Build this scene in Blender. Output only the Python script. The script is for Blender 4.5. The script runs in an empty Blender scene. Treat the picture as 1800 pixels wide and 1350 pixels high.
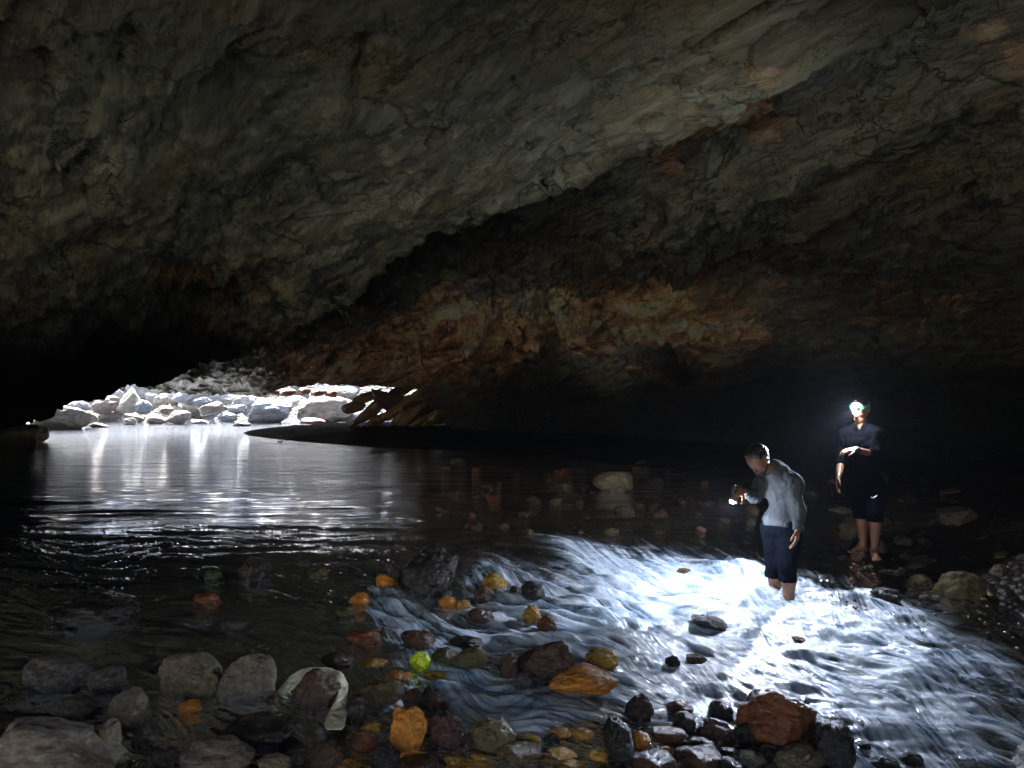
import bpy, math, random
import numpy as np
from mathutils import Vector, Matrix, Euler

# ------------------------------------------------------------------ camera, world, sun, exposure
S = bpy.context.scene
C = S.collection
F = 1350.0            # focal length in photo pixels (photo is 1800 wide)
HZ = 690.0            # horizon row in the photo
cam_d = bpy.data.cameras.new('camera')
cam = bpy.data.objects.new('camera', cam_d); C.objects.link(cam)
cam.location = (0, 0, 0); cam.rotation_euler = (math.radians(90), 0, 0)
cam_d.sensor_width = 36; cam_d.lens = 27.0; cam_d.shift_y = 15/1800
cam_d.clip_start = 0.05; cam_d.clip_end = 1000
S.camera = cam

SUN_EL, SUN_AZ = 52.0, -28.0      # degrees; azimuth measured from +Y towards +X
w = bpy.data.worlds.new('World'); S.world = w; w.use_nodes = True
wn = w.node_tree.nodes; wl = w.node_tree.links
sky = wn.new('ShaderNodeTexSky'); sky.sky_type = 'NISHITA'; sky.sun_disc = False
sky.sun_elevation = math.radians(SUN_EL); sky.sun_rotation = math.radians(SUN_AZ)
wl.new(sky.outputs[0], wn['Background'].inputs[0]); wn['Background'].inputs[1].default_value = 0.05

sd = bpy.data.lights.new('sun', 'SUN'); sd.energy = 5.0; sd.angle = math.radians(0.5); sd.color = (1, .95, .88)
sun = bpy.data.objects.new('sun', sd); C.objects.link(sun)
_el, _az = math.radians(SUN_EL), math.radians(SUN_AZ)
sdir = Vector((math.sin(_az)*math.cos(_el), math.cos(_az)*math.cos(_el), math.sin(_el)))
sun.rotation_euler = (-sdir).to_track_quat('-Z', 'Y').to_euler()

S.view_settings.view_transform = 'Standard'; S.view_settings.look = 'None'
S.view_settings.gamma = 1.0; S.view_settings.exposure = 3.8
cy = S.cycles
cy.max_bounces = 8; cy.diffuse_bounces = 5; cy.glossy_bounces = 3; cy.transmission_bounces = 4
cy.transparent_max_bounces = 10; cy.volume_bounces = 0
cy.caustics_reflective = False; cy.caustics_refractive = False
cy.sample_clamp_indirect = 3.0; cy.sample_clamp_direct = 0
cy.use_denoising = True

rng = np.random.default_rng(7); random.seed(7)

# ------------------------------------------------------------------ numeric helpers
def _hash(ix, iy, iz, seed):
    h = (ix.astype(np.uint32)*np.uint32(374761393) + iy.astype(np.uint32)*np.uint32(668265263)
         + iz.astype(np.uint32)*np.uint32(2147483647) + np.uint32(seed*974711+13))
    h = (h ^ (h >> np.uint32(13)))*np.uint32(1274126177)
    h = (h ^ (h >> np.uint32(16)))*np.uint32(2246822519)
    return h ^ (h >> np.uint32(13))
_G = np.array([[1,1,0],[-1,1,0],[1,-1,0],[-1,-1,0],[1,0,1],[-1,0,1],[1,0,-1],[-1,0,-1],
               [0,1,1],[0,-1,1],[0,1,-1],[0,-1,-1],[1,1,0],[-1,1,0],[0,-1,1],[0,-1,-1]], dtype=np.float32)
def noise(p, seed=0):
    p = np.asarray(p, dtype=np.float32); sh = p.shape[:-1]; p = p.reshape(-1, 3)
    i = np.floor(p).astype(np.int32); f = p - i; u = f*f*f*(f*(f*6-15)+10)
    out = np.zeros(len(p), np.float32)
    for dx in (0, 1):
        for dy in (0, 1):
            for dz in (0, 1):
                g = _G[_hash(i[:,0]+dx, i[:,1]+dy, i[:,2]+dz, seed) & np.uint32(15)]
                d = g[:,0]*(f[:,0]-dx)+g[:,1]*(f[:,1]-dy)+g[:,2]*(f[:,2]-dz)
                wx = u[:,0] if dx else 1-u[:,0]; wy = u[:,1] if dy else 1-u[:,1]; wz = u[:,2] if dz else 1-u[:,2]
                out += d*wx*wy*wz
    return out.reshape(sh)
def fbm(p, octs=4, seed=0, gain=.5, lac=2.03, ridge=False):
    p = np.asarray(p, dtype=np.float32); a = 1.0; s = 0; t = 0
    for o in range(octs):
        n = noise(p, seed+o*17)
        if ridge: n = .5-np.abs(n)*1.6
        s = s + a*n; t += a; a *= gain; p = p*lac + 3.7
    return s/t
def sstep(a, b, x):
    t = np.clip((x-a)/(b-a), 0, 1); return t*t*(3-2*t)
def tps(pts, vals, lam=1e-3, sc=1000.0):
    P = np.asarray(pts, float)/sc; v = np.asarray(vals, float); n = len(P)
    def U(r2): return np.where(r2 > 1e-12, r2*np.log(np.maximum(r2, 1e-12)), 0)
    K = U(((P[:,None]-P[None])**2).sum(-1)) + lam*np.eye(n)
    A = np.zeros((n+3, n+3)); A[:n,:n] = K; A[:n,n] = 1; A[:n,n+1:] = P; A[n,:n] = 1; A[n+1:,:n] = P.T
    sol = np.linalg.solve(A, np.concatenate([v, np.zeros(3)]))
    def f(x, y):
        x = np.asarray(x, float)/sc; y = np.asarray(y, float)/sc
        r = sol[n] + sol[n+1]*x + sol[n+2]*y
        for k in range(n): r = r + sol[k]*U((x-P[k,0])**2+(y-P[k,1])**2)
        return r
    return f
def ray(px, py, D): return np.stack([(px-900)/F*D, D*np.ones_like(px), (HZ-py)/F*D], -1)
def at(px, py, D): return Vector(((px-900)/F*D, D, (HZ-py)/F*D))

# ------------------------------------------------------------------ object helpers
def tag(o, label=None, cat=None, group=None, kind=None):
    if label: o['label'] = label
    if cat: o['category'] = cat
    if group: o['group'] = group
    if kind: o['kind'] = kind
    return o
def empty(name, loc=(0,0,0), rot=(0,0,0)):
    o = bpy.data.objects.new(name, None); C.objects.link(o); o.location = loc; o.rotation_euler = rot
    o.empty_display_size = .1; return o
def mesh(name, V, Fc, smooth=True):
    V = np.ascontiguousarray(V, dtype=np.float32).reshape(-1, 3); Fc = np.ascontiguousarray(Fc, dtype=np.int32)
    me = bpy.data.meshes.new(name); k = Fc.shape[1]
    me.vertices.add(len(V)); me.vertices.foreach_set('co', V.ravel())
    me.loops.add(Fc.size); me.loops.foreach_set('vertex_index', Fc.ravel())
    me.polygons.add(len(Fc)); me.polygons.foreach_set('loop_start', np.arange(0, Fc.size, k, dtype=np.int32))
    me.polygons.foreach_set('use_smooth', np.full(len(Fc), smooth))
    me.update(calc_edges=True); me.validate(); return me
def put(name, me, mat=None, parent=None, loc=None):
    o = bpy.data.objects.new(name, me); C.objects.link(o)
    if mat and not me.materials: me.materials.append(mat)
    if parent: o.parent = parent
    if loc is not None: o.location = loc
    return o
def attr(me, name, arr):
    arr = np.ascontiguousarray(arr, dtype=np.float32)
    if arr.ndim == 1 or arr.shape[-1] != 3:
        a = me.attributes.new(name, 'FLOAT', 'POINT'); a.data.foreach_set('value', arr.ravel())
    else:
        a = me.attributes.new(name, 'FLOAT_VECTOR', 'POINT'); a.data.foreach_set('vector', arr.ravel())
def gridfaces(nr, nc):
    i = np.arange(nr*nc).reshape(nr, nc)
    return np.stack([i[:-1,:-1], i[:-1,1:], i[1:,1:], i[1:,:-1]], -1).reshape(-1, 4)
def gridnormals(P):
    du = np.gradient(P, axis=1); dv = np.gradient(P, axis=0)
    n = np.cross(du, dv); return n/np.maximum(np.linalg.norm(n, axis=-1, keepdims=True), 1e-9)

# ------------------------------------------------------------------ materials
def newmat(name):
    m = bpy.data.materials.new(name); m.use_nodes = True; nt = m.node_tree
    return m, nt, nt.nodes['Principled BSDF'], nt.nodes['Material Output']
def nd(nt, typ, ins=None, **kw):
    n = nt.nodes.new(typ)
    for k, v in kw.items(): setattr(n, k, v)
    for k, v in (ins or {}).items():
        s = n.inputs[k]
        if isinstance(v, bpy.types.NodeSocket): nt.links.new(v, s)
        else: s.default_value = v
    return n
def ramp(nt, fac, stops, interp='LINEAR'):
    r = nd(nt, 'ShaderNodeValToRGB', {'Fac': fac}); cr = r.color_ramp; cr.interpolation = interp
    while len(cr.elements) < len(stops): cr.elements.new(.5)
    for e, (p, c) in zip(cr.elements, stops):
        e.position = p; e.color = (c, c, c, 1) if not hasattr(c, '__len__') else (*c, 1)
    return r.outputs[0]
def mixc(nt, fac, a, b, mode='MIX'):
    n = nt.nodes.new('ShaderNodeMix'); n.data_type = 'RGBA'; n.blend_type = mode
    for s, v in ((n.inputs[0], fac), (n.inputs[6], a), (n.inputs[7], b)):
        if isinstance(v, bpy.types.NodeSocket): nt.links.new(v, s)
        else: s.default_value = v if not hasattr(v, '__len__') or len(v) == 4 else (*v, 1)
    return n.outputs[2]
def mth(nt, op, a, b=0.0, clamp=False):
    n = nt.nodes.new('ShaderNodeMath'); n.operation = op; n.use_clamp = clamp
    for s, v in zip(n.inputs, (a, b)):
        if isinstance(v, bpy.types.NodeSocket): nt.links.new(v, s)
        else: s.default_value = v
    return n.outputs[0]
def scaled(nt, vec, sc):
    return nd(nt, 'ShaderNodeVectorMath', {0: vec, 1: sc}, operation='MULTIPLY').outputs[0]
def noi(nt, vec, scale, detail=6, rough=.6, dist=0):
    return nd(nt, 'ShaderNodeTexNoise', {'Vector': vec, 'Scale': scale, 'Detail': detail, 'Roughness': rough, 'Distortion': dist}).outputs['Fac']
def simple(name, col, rough=.6, metal=0, spec=.5):
    m, nt, b, o = newmat(name); b.inputs['Base Color'].default_value = (*col, 1)
    b.inputs['Roughness'].default_value = rough; b.inputs['Metallic'].default_value = metal
    b.inputs['Specular IOR Level'].default_value = spec; return m

# cave rock: foliated schist, attribute 'fol' = coordinates along / across the layers, 'rust' = iron staining, 'tone' = rock paleness plus painted light and shade
def cave_mat():
    m, nt, b, out = newmat('cave_rock')
    fol = nd(nt, 'ShaderNodeAttribute', attribute_name='fol').outputs['Vector']
    rust = nd(nt, 'ShaderNodeAttribute', attribute_name='rust').outputs['Fac']
    st = scaled(nt, fol, (.09, 1, 1))
    n1 = noi(nt, scaled(nt, fol, (.45, 1, 1)), .6, 8, .62, .25); n2 = noi(nt, st, 4.6, 10, .66, .08)
    n3 = noi(nt, fol, 6, 8, .7); n4 = noi(nt, st, 14, 6, .7)
    c = ramp(nt, n1, [(.30, (.06,.047,.033)), (.44, (.13,.115,.085)), (.55, (.115,.125,.115)), (.66, (.17,.16,.115)), (.78, (.24,.22,.18))])
    c2 = ramp(nt, n2, [(.34, (.02,.015,.012)), (.47, (.11,.10,.078)), (.58, (.20,.195,.145)), (.72, (.33,.32,.24))])
    c = mixc(nt, .5, c, c2)
    rc = ramp(nt, noi(nt, st, 2.2, 8, .65, .8), [(.32, (.03,.012,.008)), (.43, (.13,.06,.032)), (.53, (.34,.17,.09)), (.64, (.64,.42,.27))])
    patch = ramp(nt, mth(nt, 'ADD', noi(nt, fol, .8, 6, .6, 1.), mth(nt, 'MULTIPLY', mth(nt, 'SUBTRACT', rust, .5), .55)), [(.50, 0.), (.62, 1.)])
    c = mixc(nt, mth(nt, 'MULTIPLY', patch, .8), c, rc)
    bed = ramp(nt, noi(nt, scaled(nt, mixv(nt, fol, mth(nt, 'MULTIPLY', noi(nt, fol, .9, 3, .5), .6)), (.10, 1, 1)), 2.2, 5, .5), [(.478, 1.), (.494, .0), (.52, 1.)])
    bmask = ramp(nt, noi(nt, fol, .8, 3, .5), [(.48, 0.), (.6, 1.)])
    bed = mth(nt, 'MAXIMUM', bed, mth(nt, 'SUBTRACT', 1, bmask))
    c = mixc(nt, mth(nt, 'MULTIPLY', mth(nt, 'SUBTRACT', 1, bed), .55), c, (.02,.017,.012))
    c = mixc(nt, ramp(nt, noi(nt, fol, .33, 4, .6, 1.), [(.5, 0.), (.62, .45)]), c, mixc(nt, .5, c, (.26,.17,.06)))
    c = mixc(nt, 1., c, (.98, 1., .88), 'MULTIPLY')
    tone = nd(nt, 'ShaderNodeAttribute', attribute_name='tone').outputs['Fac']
    c = mixc(nt, 1., c, nd(nt, 'ShaderNodeCombineXYZ', {0: tone, 1: tone, 2: tone}).outputs[0], 'MULTIPLY')  # multiplies the painted light and shade into the rock colour
    c = nd(nt, 'ShaderNodeVectorMath', {0: c, 1: (.66,.62,.60)}, operation='MINIMUM').outputs[0]
    # hairline cracks
    vo = nd(nt, 'ShaderNodeTexVoronoi', {'Vector': scaled(nt, mixv(nt, fol, n3), (.35, .9, .9)), 'Scale': 1.6}, feature='DISTANCE_TO_EDGE').outputs['Distance']
    crack = ramp(nt, vo, [(0., 0.), (.018, 1.)])
    c = mixc(nt, mth(nt, 'MULTIPLY', mth(nt, 'SUBTRACT', 1, crack), .6), c, (.02,.016,.012))
    nt.links.new(c, b.inputs['Base Color'])
    nt.links.new(ramp(nt, n3, [(.3, .6), (.7, .9)]), b.inputs['Roughness'])
    nt.links.new(nd(nt, 'ShaderNodeAttribute', attribute_name='wet').outputs['Fac'], b.inputs['Specular IOR Level'])
    h = mth(nt, 'ADD', mth(nt, 'MULTIPLY', n2, 1.1), mth(nt, 'ADD', mth(nt, 'MULTIPLY', n3, .5), mth(nt, 'MULTIPLY', n4, .38)))
    h = mth(nt, 'ADD', h, mth(nt, 'ADD', mth(nt, 'MULTIPLY', crack, .28), mth(nt, 'MULTIPLY', bed, .16)))
    bp = nd(nt, 'ShaderNodeBump', {'Height': h, 'Strength': 1.0, 'Distance': .17})
    nt.links.new(bp.outputs[0], b.inputs['Normal']); return m
def mixv(nt, vec, n):
    return nd(nt, 'ShaderNodeVectorMath', {0: vec, 1: nd(nt, 'ShaderNodeCombineXYZ', {0: n, 1: n, 2: n}).outputs[0]}, operation='ADD').outputs[0]

def stone_mat(name, wet=True, dry_dust=0., bumps=1.0):
    m, nt, b, out = newmat(name)
    oi = nd(nt, 'ShaderNodeObjectInfo'); tc = nd(nt, 'ShaderNodeTexCoord').outputs['Object']
    off = nd(nt, 'ShaderNodeVectorMath', {0: tc, 1: nd(nt, 'ShaderNodeVectorMath', {0: (17., 31., 11.), 1: oi.outputs['Random']}, operation='MULTIPLY').outputs[0]}, operation='ADD').outputs[0]
    n1 = noi(nt, off, 1.7, 9, .7, .4); n2 = noi(nt, off, 5, 8, .7); n3 = noi(nt, scaled(nt, off, (.4, 1, 2.5)), 5, 6, .6, 1.)
    base = oi.outputs['Color']
    c = mixc(nt, ramp(nt, n1, [(.35, 0.), (.62, 1.)]), mixc(nt, .62, base, (.015,.01,.008)), base)
    c = mixc(nt, ramp(nt, n3, [(.56, 0.), (.66, .5)]), c, mixc(nt, .3, base, (.5,.42,.3)))
    c = mixc(nt, ramp(nt, n2, [(.36, .6), (.5, 0.)]), c, mixc(nt, .8, base, (.02,.015,.01)))
    if dry_dust: c = mixc(nt, ramp(nt, n2, [(.45, 0.), (.7, dry_dust)]), c, (.45,.42,.36))
    nt.links.new(c, b.inputs['Base Color'])
    nt.links.new(ramp(nt, n1, [(.3, .16), (.7, .42)] if wet else [(.3, .6), (.7, .9)]), b.inputs['Roughness'])
    if wet:
        b.inputs['Coat Weight'].default_value = .42; b.inputs['Coat Roughness'].default_value = .05; b.inputs['Specular IOR Level'].default_value = .22
    h = mth(nt, 'ADD', mth(nt, 'MULTIPLY', n1, .6), mth(nt, 'MULTIPLY', n2, .35))
    if wet: h = mth(nt, 'ADD', h, mth(nt, 'MULTIPLY', noi(nt, off, 16, 3, .6), .10))
    bp = nd(nt, 'ShaderNodeBump', {'Height': h, 'Strength': .75*bumps, 'Distance': .05})
    nt.links.new(bp.outputs[0], b.inputs['Normal'])
    if wet: nt.links.new(bp.outputs[0], b.inputs['Coat Normal'])
    return m

def ground_mat(name, c0, c1, c2, rough=.6, sc=3., bd=.05, gold=False):
    m, nt, b, out = newmat(name); tc = nd(nt, 'ShaderNodeTexCoord').outputs['Object']
    n = noi(nt, tc, sc, 8, .65, .4); v = nd(nt, 'ShaderNodeTexVoronoi', {'Vector': tc, 'Scale': sc*4}).outputs['Distance']
    c = ramp(nt, n, [(.3, c0), (.5, c1), (.7, c2)])
    c = mixc(nt, ramp(nt, v, [(.25, 0.), (.7, .7)]), c, tuple(x*.35 for x in c0))
    if gold:
        g = nd(nt, 'ShaderNodeAttribute', attribute_name='gold').outputs['Fac']
        c = mixc(nt, g, c, ramp(nt, n, [(.3, (.30,.13,.02)), (.5, (.62,.34,.06)), (.7, (.75,.55,.17))]))
    nt.links.new(c, b.inputs['Base Color']); b.inputs['Roughness'].default_value = rough
    h = mth(nt, 'SUBTRACT', mth(nt, 'MULTIPLY', n, .6), v)
    nt.links.new(nd(nt, 'ShaderNodeBump', {'Height': h, 'Strength': .8, 'Distance': bd}).outputs[0], b.inputs['Normal'])
    return m

M_CAVE = cave_mat()
M_WET = stone_mat('wet_stone'); M_DRY = stone_mat('dry_stone', wet=False, dry_dust=.2, bumps=.9)
M_BED = ground_mat('river_gravel', (.010,.006,.003), (.025,.015,.008), (.06,.04,.02), .5, 3., gold=True)
M_GRD = ground_mat('pale_ground', (.35,.31,.25), (.46,.42,.36), (.55,.52,.46), .9, .6, .3)
M_SLOPE = ground_mat('grey_rubble', (.07,.066,.062), (.15,.145,.14), (.24,.235,.22), .9, 1.2, .5)
M_MUD = ground_mat('wet_mud', (.014,.010,.008), (.024,.018,.013), (.04,.03,.02), .9, 1.4)
M_MUD.node_tree.nodes['Principled BSDF'].inputs['Specular IOR Level'].default_value = .08

BROW = .7         # height of the unseen brow, added to hide the sky from the floor
MOUTH = -2.0      # where the near cave mouth opens behind the camera
# ------------------------------------------------------------------ the cave: two rock sheets seen from inside, plus the mountain that closes them, added unseen to keep light out
FA = Vector((-8.7, 13, -1.6)).normalized(); FB = Vector((0,0,1)).cross(FA).normalized(); FC = FA.cross(FB)
FM = np.array([FA, FB, FC], dtype=np.float32)       # foliation frame
def edge_y(px):
    xs = [-1300,-600,-100,0,60,150,260,330,400,460,520,580,640,700,760,830,900,960,1050,1150,1250,1350,1500,1800,2300,2700]
    ys = [1010,850,790,757,738,694,662,640,622,602,577,540,497,443,418,396,362,335,300,254,212,160,80,-60,-270,-420]
    return np.interp(px, xs, ys)
FRONT = [(-1300,1000,7.5),(-600,850,13.5),(-100,790,20),(0,757,24),(150,694,26),(260,662,27),(400,620,24),(520,575,20),(640,495,15.8),
 (700,440,14.6),(830,396,13.2),(960,335,11.8),(1150,254,10),(1350,160,8),(1500,80,7),(1800,-60,5.9),(2300,-270,5),
 (0,700,17),(0,500,10),(0,250,6.5),(0,0,4.6),(0,-600,2.6),(0,-1500,1.6),(250,560,14.5),(420,540,14.5),(560,480,13.3),
 (450,400,11),(450,200,7),(450,0,5),(450,-600,2.8),(450,-1500,1.6),(700,300,9.3),(900,0,5.3),(900,200,8.2),(900,310,10.6),
 (900,-600,2.9),(900,-1500,1.6),(1150,100,7.4),(1400,-100,5.6),(1400,-600,3.3),(2300,-900,2.6),(2300,-1500,1.7),(1400,-1500,1.65),
 (-600,0,4.6),(-600,400,6.6),(-600,700,9.6),(-600,-1500,1.6),(-1300,0,4.0),(-1300,500,5.2),(-1300,800,6.4),(-1300,-1500,1.6),(150,690,22)]
REAR = [(200,640,28.5),(300,640,28.5),(430,690,30),(340,692,31),(550,680,28),(640,682,27),(700,675,25.5),(760,700,25),(750,640,23.5),(620,560,21.5),(500,600,25),
 (640,480,18.5),(800,430,16.5),(800,520,18.5),(1000,560,19),(880,620,22),(1000,650,22.5),(1200,640,20.5),(1200,800,19.5),(900,790,24),(800,760,25.5),
 (960,340,13.6),(1000,420,15.8),(1500,300,12),(1300,200,11.2),(1250,400,14.6),(1100,300,13),(1400,480,16),(1600,600,16.3),(1800,550,14),(1800,0,8),(1800,300,10.5),
 (2400,200,8),(2400,700,10),(1800,850,13),(1500,830,15.5),(1500,700,17),(1500,100,9.5),(1400,60,8.8),(2300,-200,6.5),(2600,900,8),(1250,150,10.8),(1800,700,14.5)]
fD = tps([p[:2] for p in FRONT], [math.log(p[2]) for p in FRONT], 3e-3)
rD = tps([p[:2] for p in REAR], [math.log(p[2]) for p in REAR], 3e-3)

def rock_relief(P, N, amp=1.0, seed=0, plates=1.0):
    """real displacement: big lobes, foliation ledges, broken plates"""
    q = P@FM.T; D = np.clip(np.linalg.norm(P, axis=-1), 3, 30); s = np.clip(D/11, .45, 1.7)
    wp = q + .5*np.stack([noise(q*.5, 91+seed), noise(q*.5, 92+seed), noise(q*.5, 93+seed)], -1)
    big = fbm(wp*np.array([.22,.5,.5]), 3, seed)*.28
    led = fbm(wp*np.array([.28,1.5,1.5]), 5, seed+5, .55)*.17
    t = fbm(wp*np.array([.25,.55,.9]), 4, seed+9)*5.5
    fr = t-np.floor(t); pl = np.floor(t)+sstep(.0, .14, fr)-.35*fr      # plate steps with sharp lips
    t2 = fbm(wp*np.array([.6,1.2,1.6])+9, 3, seed+29)*6
    f2 = t2-np.floor(t2); pl2 = np.floor(t2)+sstep(0, .12, f2)-.4*f2
    fine = fbm(q*np.array([1.3,4.5,4.5]), 4, seed+3, .6)*.055
    h = big*s + led*s*.8 + pl*.06*plates*s + pl2*.036*plates*s + fine*s
    return P + N*(h*amp)[...,None]

def cave_sheet(name, px, py, D, flip, amp, seed, rustf, dents=(), ledges=(), plates=1.0, tonef=None, wetf=None, ampf=None):
    P = ray(px, py, D).astype(np.float32); N = gridnormals(P)
    N *= np.sign((N*P).sum(-1, keepdims=True)+1e-9)         # away from the cave's inside
    P0 = P.copy(); P = rock_relief(P, N, amp*(ampf(px, py) if ampf else 1.), seed, plates)
    for (dx, dy, L, W, ang, dep) in dents:                      # recesses and bulges at real places on the rock
        a = math.radians(ang); u = (px-dx)*math.cos(a)-(py-dy)*math.sin(a); v = (px-dx)*math.sin(a)+(py-dy)*math.cos(a)
        jit = noise(P0*np.float32(1.3), 55)*.5
        g = sstep(1.15, .75, np.sqrt((u/L)**2+(v/W)**2)+jit*.6)
        P = P + N*(g*dep)[...,None]
    for k, (x0, y0, x1, y1, dep, dec) in enumerate(ledges):        # overhanging ledges: a sharp lip, the rock below set back
        L_ = math.hypot(x1-x0, y1-y0); ux, uy = (x1-x0)/L_, (y1-y0)/L_
        u = (px-x0)*ux+(py-y0)*uy; v = -(px-x0)*uy+(py-y0)*ux
        v = v + 26*noise(np.stack([u*.012, u*0, u*0+k*3.7], -1), 57) + 9*noise(np.stack([u*.05, u*0, u*0+k*1.7], -1), 58) + 3*noise(np.stack([u*.17, u*0, u*0+k], -1), 59)
        tp_ = sstep(0, .18*L_, u)*sstep(L_, .8*L_, u)
        P = P + N*(dep*tp_*sstep(-1.5, 2.5, v)*np.exp(-np.maximum(v, 0)/dec))[...,None]
    me = mesh(name, P.reshape(-1,3), gridfaces(*px.shape))
    q = (P.reshape(-1,3)@FM.T); q = q + .15*np.stack([noise(q*.7, 71), noise(q*.7, 72), noise(q*.7, 73)], -1)
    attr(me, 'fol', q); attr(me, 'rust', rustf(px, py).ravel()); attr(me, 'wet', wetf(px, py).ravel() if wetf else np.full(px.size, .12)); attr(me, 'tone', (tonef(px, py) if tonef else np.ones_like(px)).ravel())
    o = put(name, me, M_CAVE); tag(o, kind='structure'); return o

# near slab: columns run from overhead down to the hanging edge, then the lip curls up and back
nu, nv = 620, 470
U = np.concatenate([np.linspace(-1300,-60,60), np.linspace(-50,1850,nu-100), np.linspace(1870,2600,40)])
vv = np.concatenate([np.linspace(0,1,110)**.6*.44, .44+.56*np.linspace(0,1,nv-110)[1:]])
top = -1500.
ey = edge_y(U) + 7*noise(np.stack([U*.021, U*0, U*0+3.3], -1), 4) + 5*noise(np.stack([U*.06, U*0, U*0+3.3], -1), 5)
py = top + (ey-top)[None]*vv[:,None]; px = np.repeat(U[None], len(vv), 0)
D = np.exp(fD(px, py))
De = D[-1:]; lip = np.linspace(0, 1, 22)[1:,None]
# lip: rises and recedes
lp_py = py[-1:] - (lip**1.6)*70; lp_D = De*(1+(.16-.11*sstep(600, 300, U)[None])*lip**.7)
px = np.concatenate([px, np.repeat(U[None], 21, 0)]); py = np.concatenate([py, lp_py]); D = np.concatenate([D, lp_D])
def rust_front(x, y):
    g = lambda cx, cy, sx, sy: np.exp(-((x-cx)/sx)**2-((y-cy)/sy)**2)
    return .12 + .55*g(330,545,190,40) + .35*g(1300,120,160,60) + .2*g(200,80,300,90) + .25*g(850,60,200,60)
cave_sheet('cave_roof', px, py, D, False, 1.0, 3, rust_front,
   ledges=[(600,175,880,240,.22,60),(640,60,620,200,.16,25),(480,270,590,380,.14,50),(330,330,450,385,.16,60),(240,470,520,500,.3,50),(120,560,440,545,.6,60),(30,90,260,40,.12,40),(60,330,200,250,.1,40),
           (700,330,1080,60,.10,26),(830,330,1300,40,.12,24),(560,470,860,250,.09,30),(1040,225,1450,20,.12,22),(900,120,1220,-60,.08,20),(300,200,430,110,.1,40),(150,420,330,400,.14,50),(760,140,960,60,.12,40),(500,560,700,400,.14,20)],
   dents=[(735,205,150,20,-6,.10),(440,345,80,45,5,-.08),(340,545,200,45,3,.4),(1180,130,230,7,33,.10),(1000,60,200,6,38,.08)],
   wetf=lambda x, y: .04*(1-sstep(400,500,y)*sstep(800,640,x)), tonef=lambda x, y: 1.7-1.6*sstep(560,630,y)*sstep(600,430,x)-.8*sstep(320,60,y)-.5*sstep(1300,1750,x)+2.0*sstep(1650,1150,x)*np.exp(-((edge_y(x)-y)/(75+.10*np.clip(x,0,1400)))**2)*sstep(300, 700, x))  # paints a lit band along the edge, shade at top, right and lower left

# far roof and back wall
U2 = np.concatenate([np.linspace(180,1850,640), np.linspace(1865,2700,50)])
tp = np.minimum(edge_y(U2)-95, 640)
bot = np.interp(U2, [180,230,290,350,430,470,510,600,660,720,760,800,900,1100,1300,1800,2700],
                    [668,672,690,693,698,692,685,683,682,684,720,765,800,825,845,880,960])
bot = bot + 4*noise(np.stack([U2*.05, U2*0, U2*0+1.3], -1), 8)
v2 = np.linspace(0, 1, 430)[:,None]
py2 = tp[None]*(1-v2)+bot[None]*v2; px2 = np.repeat(U2[None], 430, 0); D2 = np.exp(rD(px2, py2))
def rust_rear(x, y):
    g = lambda cx, cy, sx, sy: np.exp(-((x-cx)/sx)**2-((y-cy)/sy)**2)
    return np.clip(.28 + 1.0*g(620,660,170,45) + .8*g(780,600,170,60) + .55*g(1050,585,260,50) + .25*g(1180,560,160,120) + .5*g(1160,300,90,60)
                   + .55*g(1280,215,150,40) + .22*g(1600,100,200,50) + .3*g(1650,540,250,60) - .5*g(340,670,80,30) - .5*g(1300,300,110,60), 0, 1.3)
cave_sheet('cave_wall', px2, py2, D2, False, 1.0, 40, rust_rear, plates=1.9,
   ledges=[(1140,250,1310,375,.45,60),(1290,375,1560,235,.4,50),(1180,470,1480,400,.5,40),(900,440,1200,500,.5,50),(1350,520,1800,525,.5,45),(1600,230,1800,190,.4,50),(760,500,960,600,.6,30),(860,560,1290,600,.6,30),
           (960,520,1180,560,.5,25),(740,590,900,580,.5,25),(780,625,1240,640,.7,30),(1150,600,1420,560,.6,30),(640,560,800,500,.5,40),(1200,150,1560,60,.3,40),(1440,330,1760,290,.4,50),(440,665,760,640,.3,30),(540,610,760,600,.3,30)], wetf=lambda x, y: .12+.9*np.exp(-((x-350)/85)**2-((y-675)/26)**2), ampf=lambda x, y: 1-.75*sstep(640, 672, y)*sstep(820, 740, x),
   tonef=lambda x, y: .8+1.25*sstep(500, 300, y)*sstep(900,1150,x)+1.7*np.exp(-((x-630)/190)**2-((y-650)/40)**2)+4.6*np.exp(-((x-1010)/300)**2-((y-585-18*np.sin(x*.013)-14*np.sin(x*.031))/50)**2)-.62*sstep(605, 670, y)*sstep(760, 900, x)-.35*np.exp(-((y-edge_y(x)-40)/60)**2)*sstep(1200,1000,x)*sstep(500,650,x),  # paints warm lit patches, a shaded lower wall and shade under the edge
   dents=[(random.uniform(770,1330), random.uniform(535,648), random.uniform(30,110), random.uniform(3,8), random.uniform(-22,-4), random.uniform(-.3,.55)) for _ in range(34)]+[(1290,535,85,17,33,1.0),(1330,475,210,13,24,.6),(1000,600,170,9,-14,.6),(860,585,130,8,-12,.5),(1080,640,150,14,-8,.8),(1300,330,130,60,10,-.3),
          (1700,370,160,14,15,.5),(1130,610,40,20,-5,-.35),(800,590,60,14,-10,-.35),(1010,560,50,16,-10,-.3),(1550,515,300,7,-2,.5)])

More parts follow.
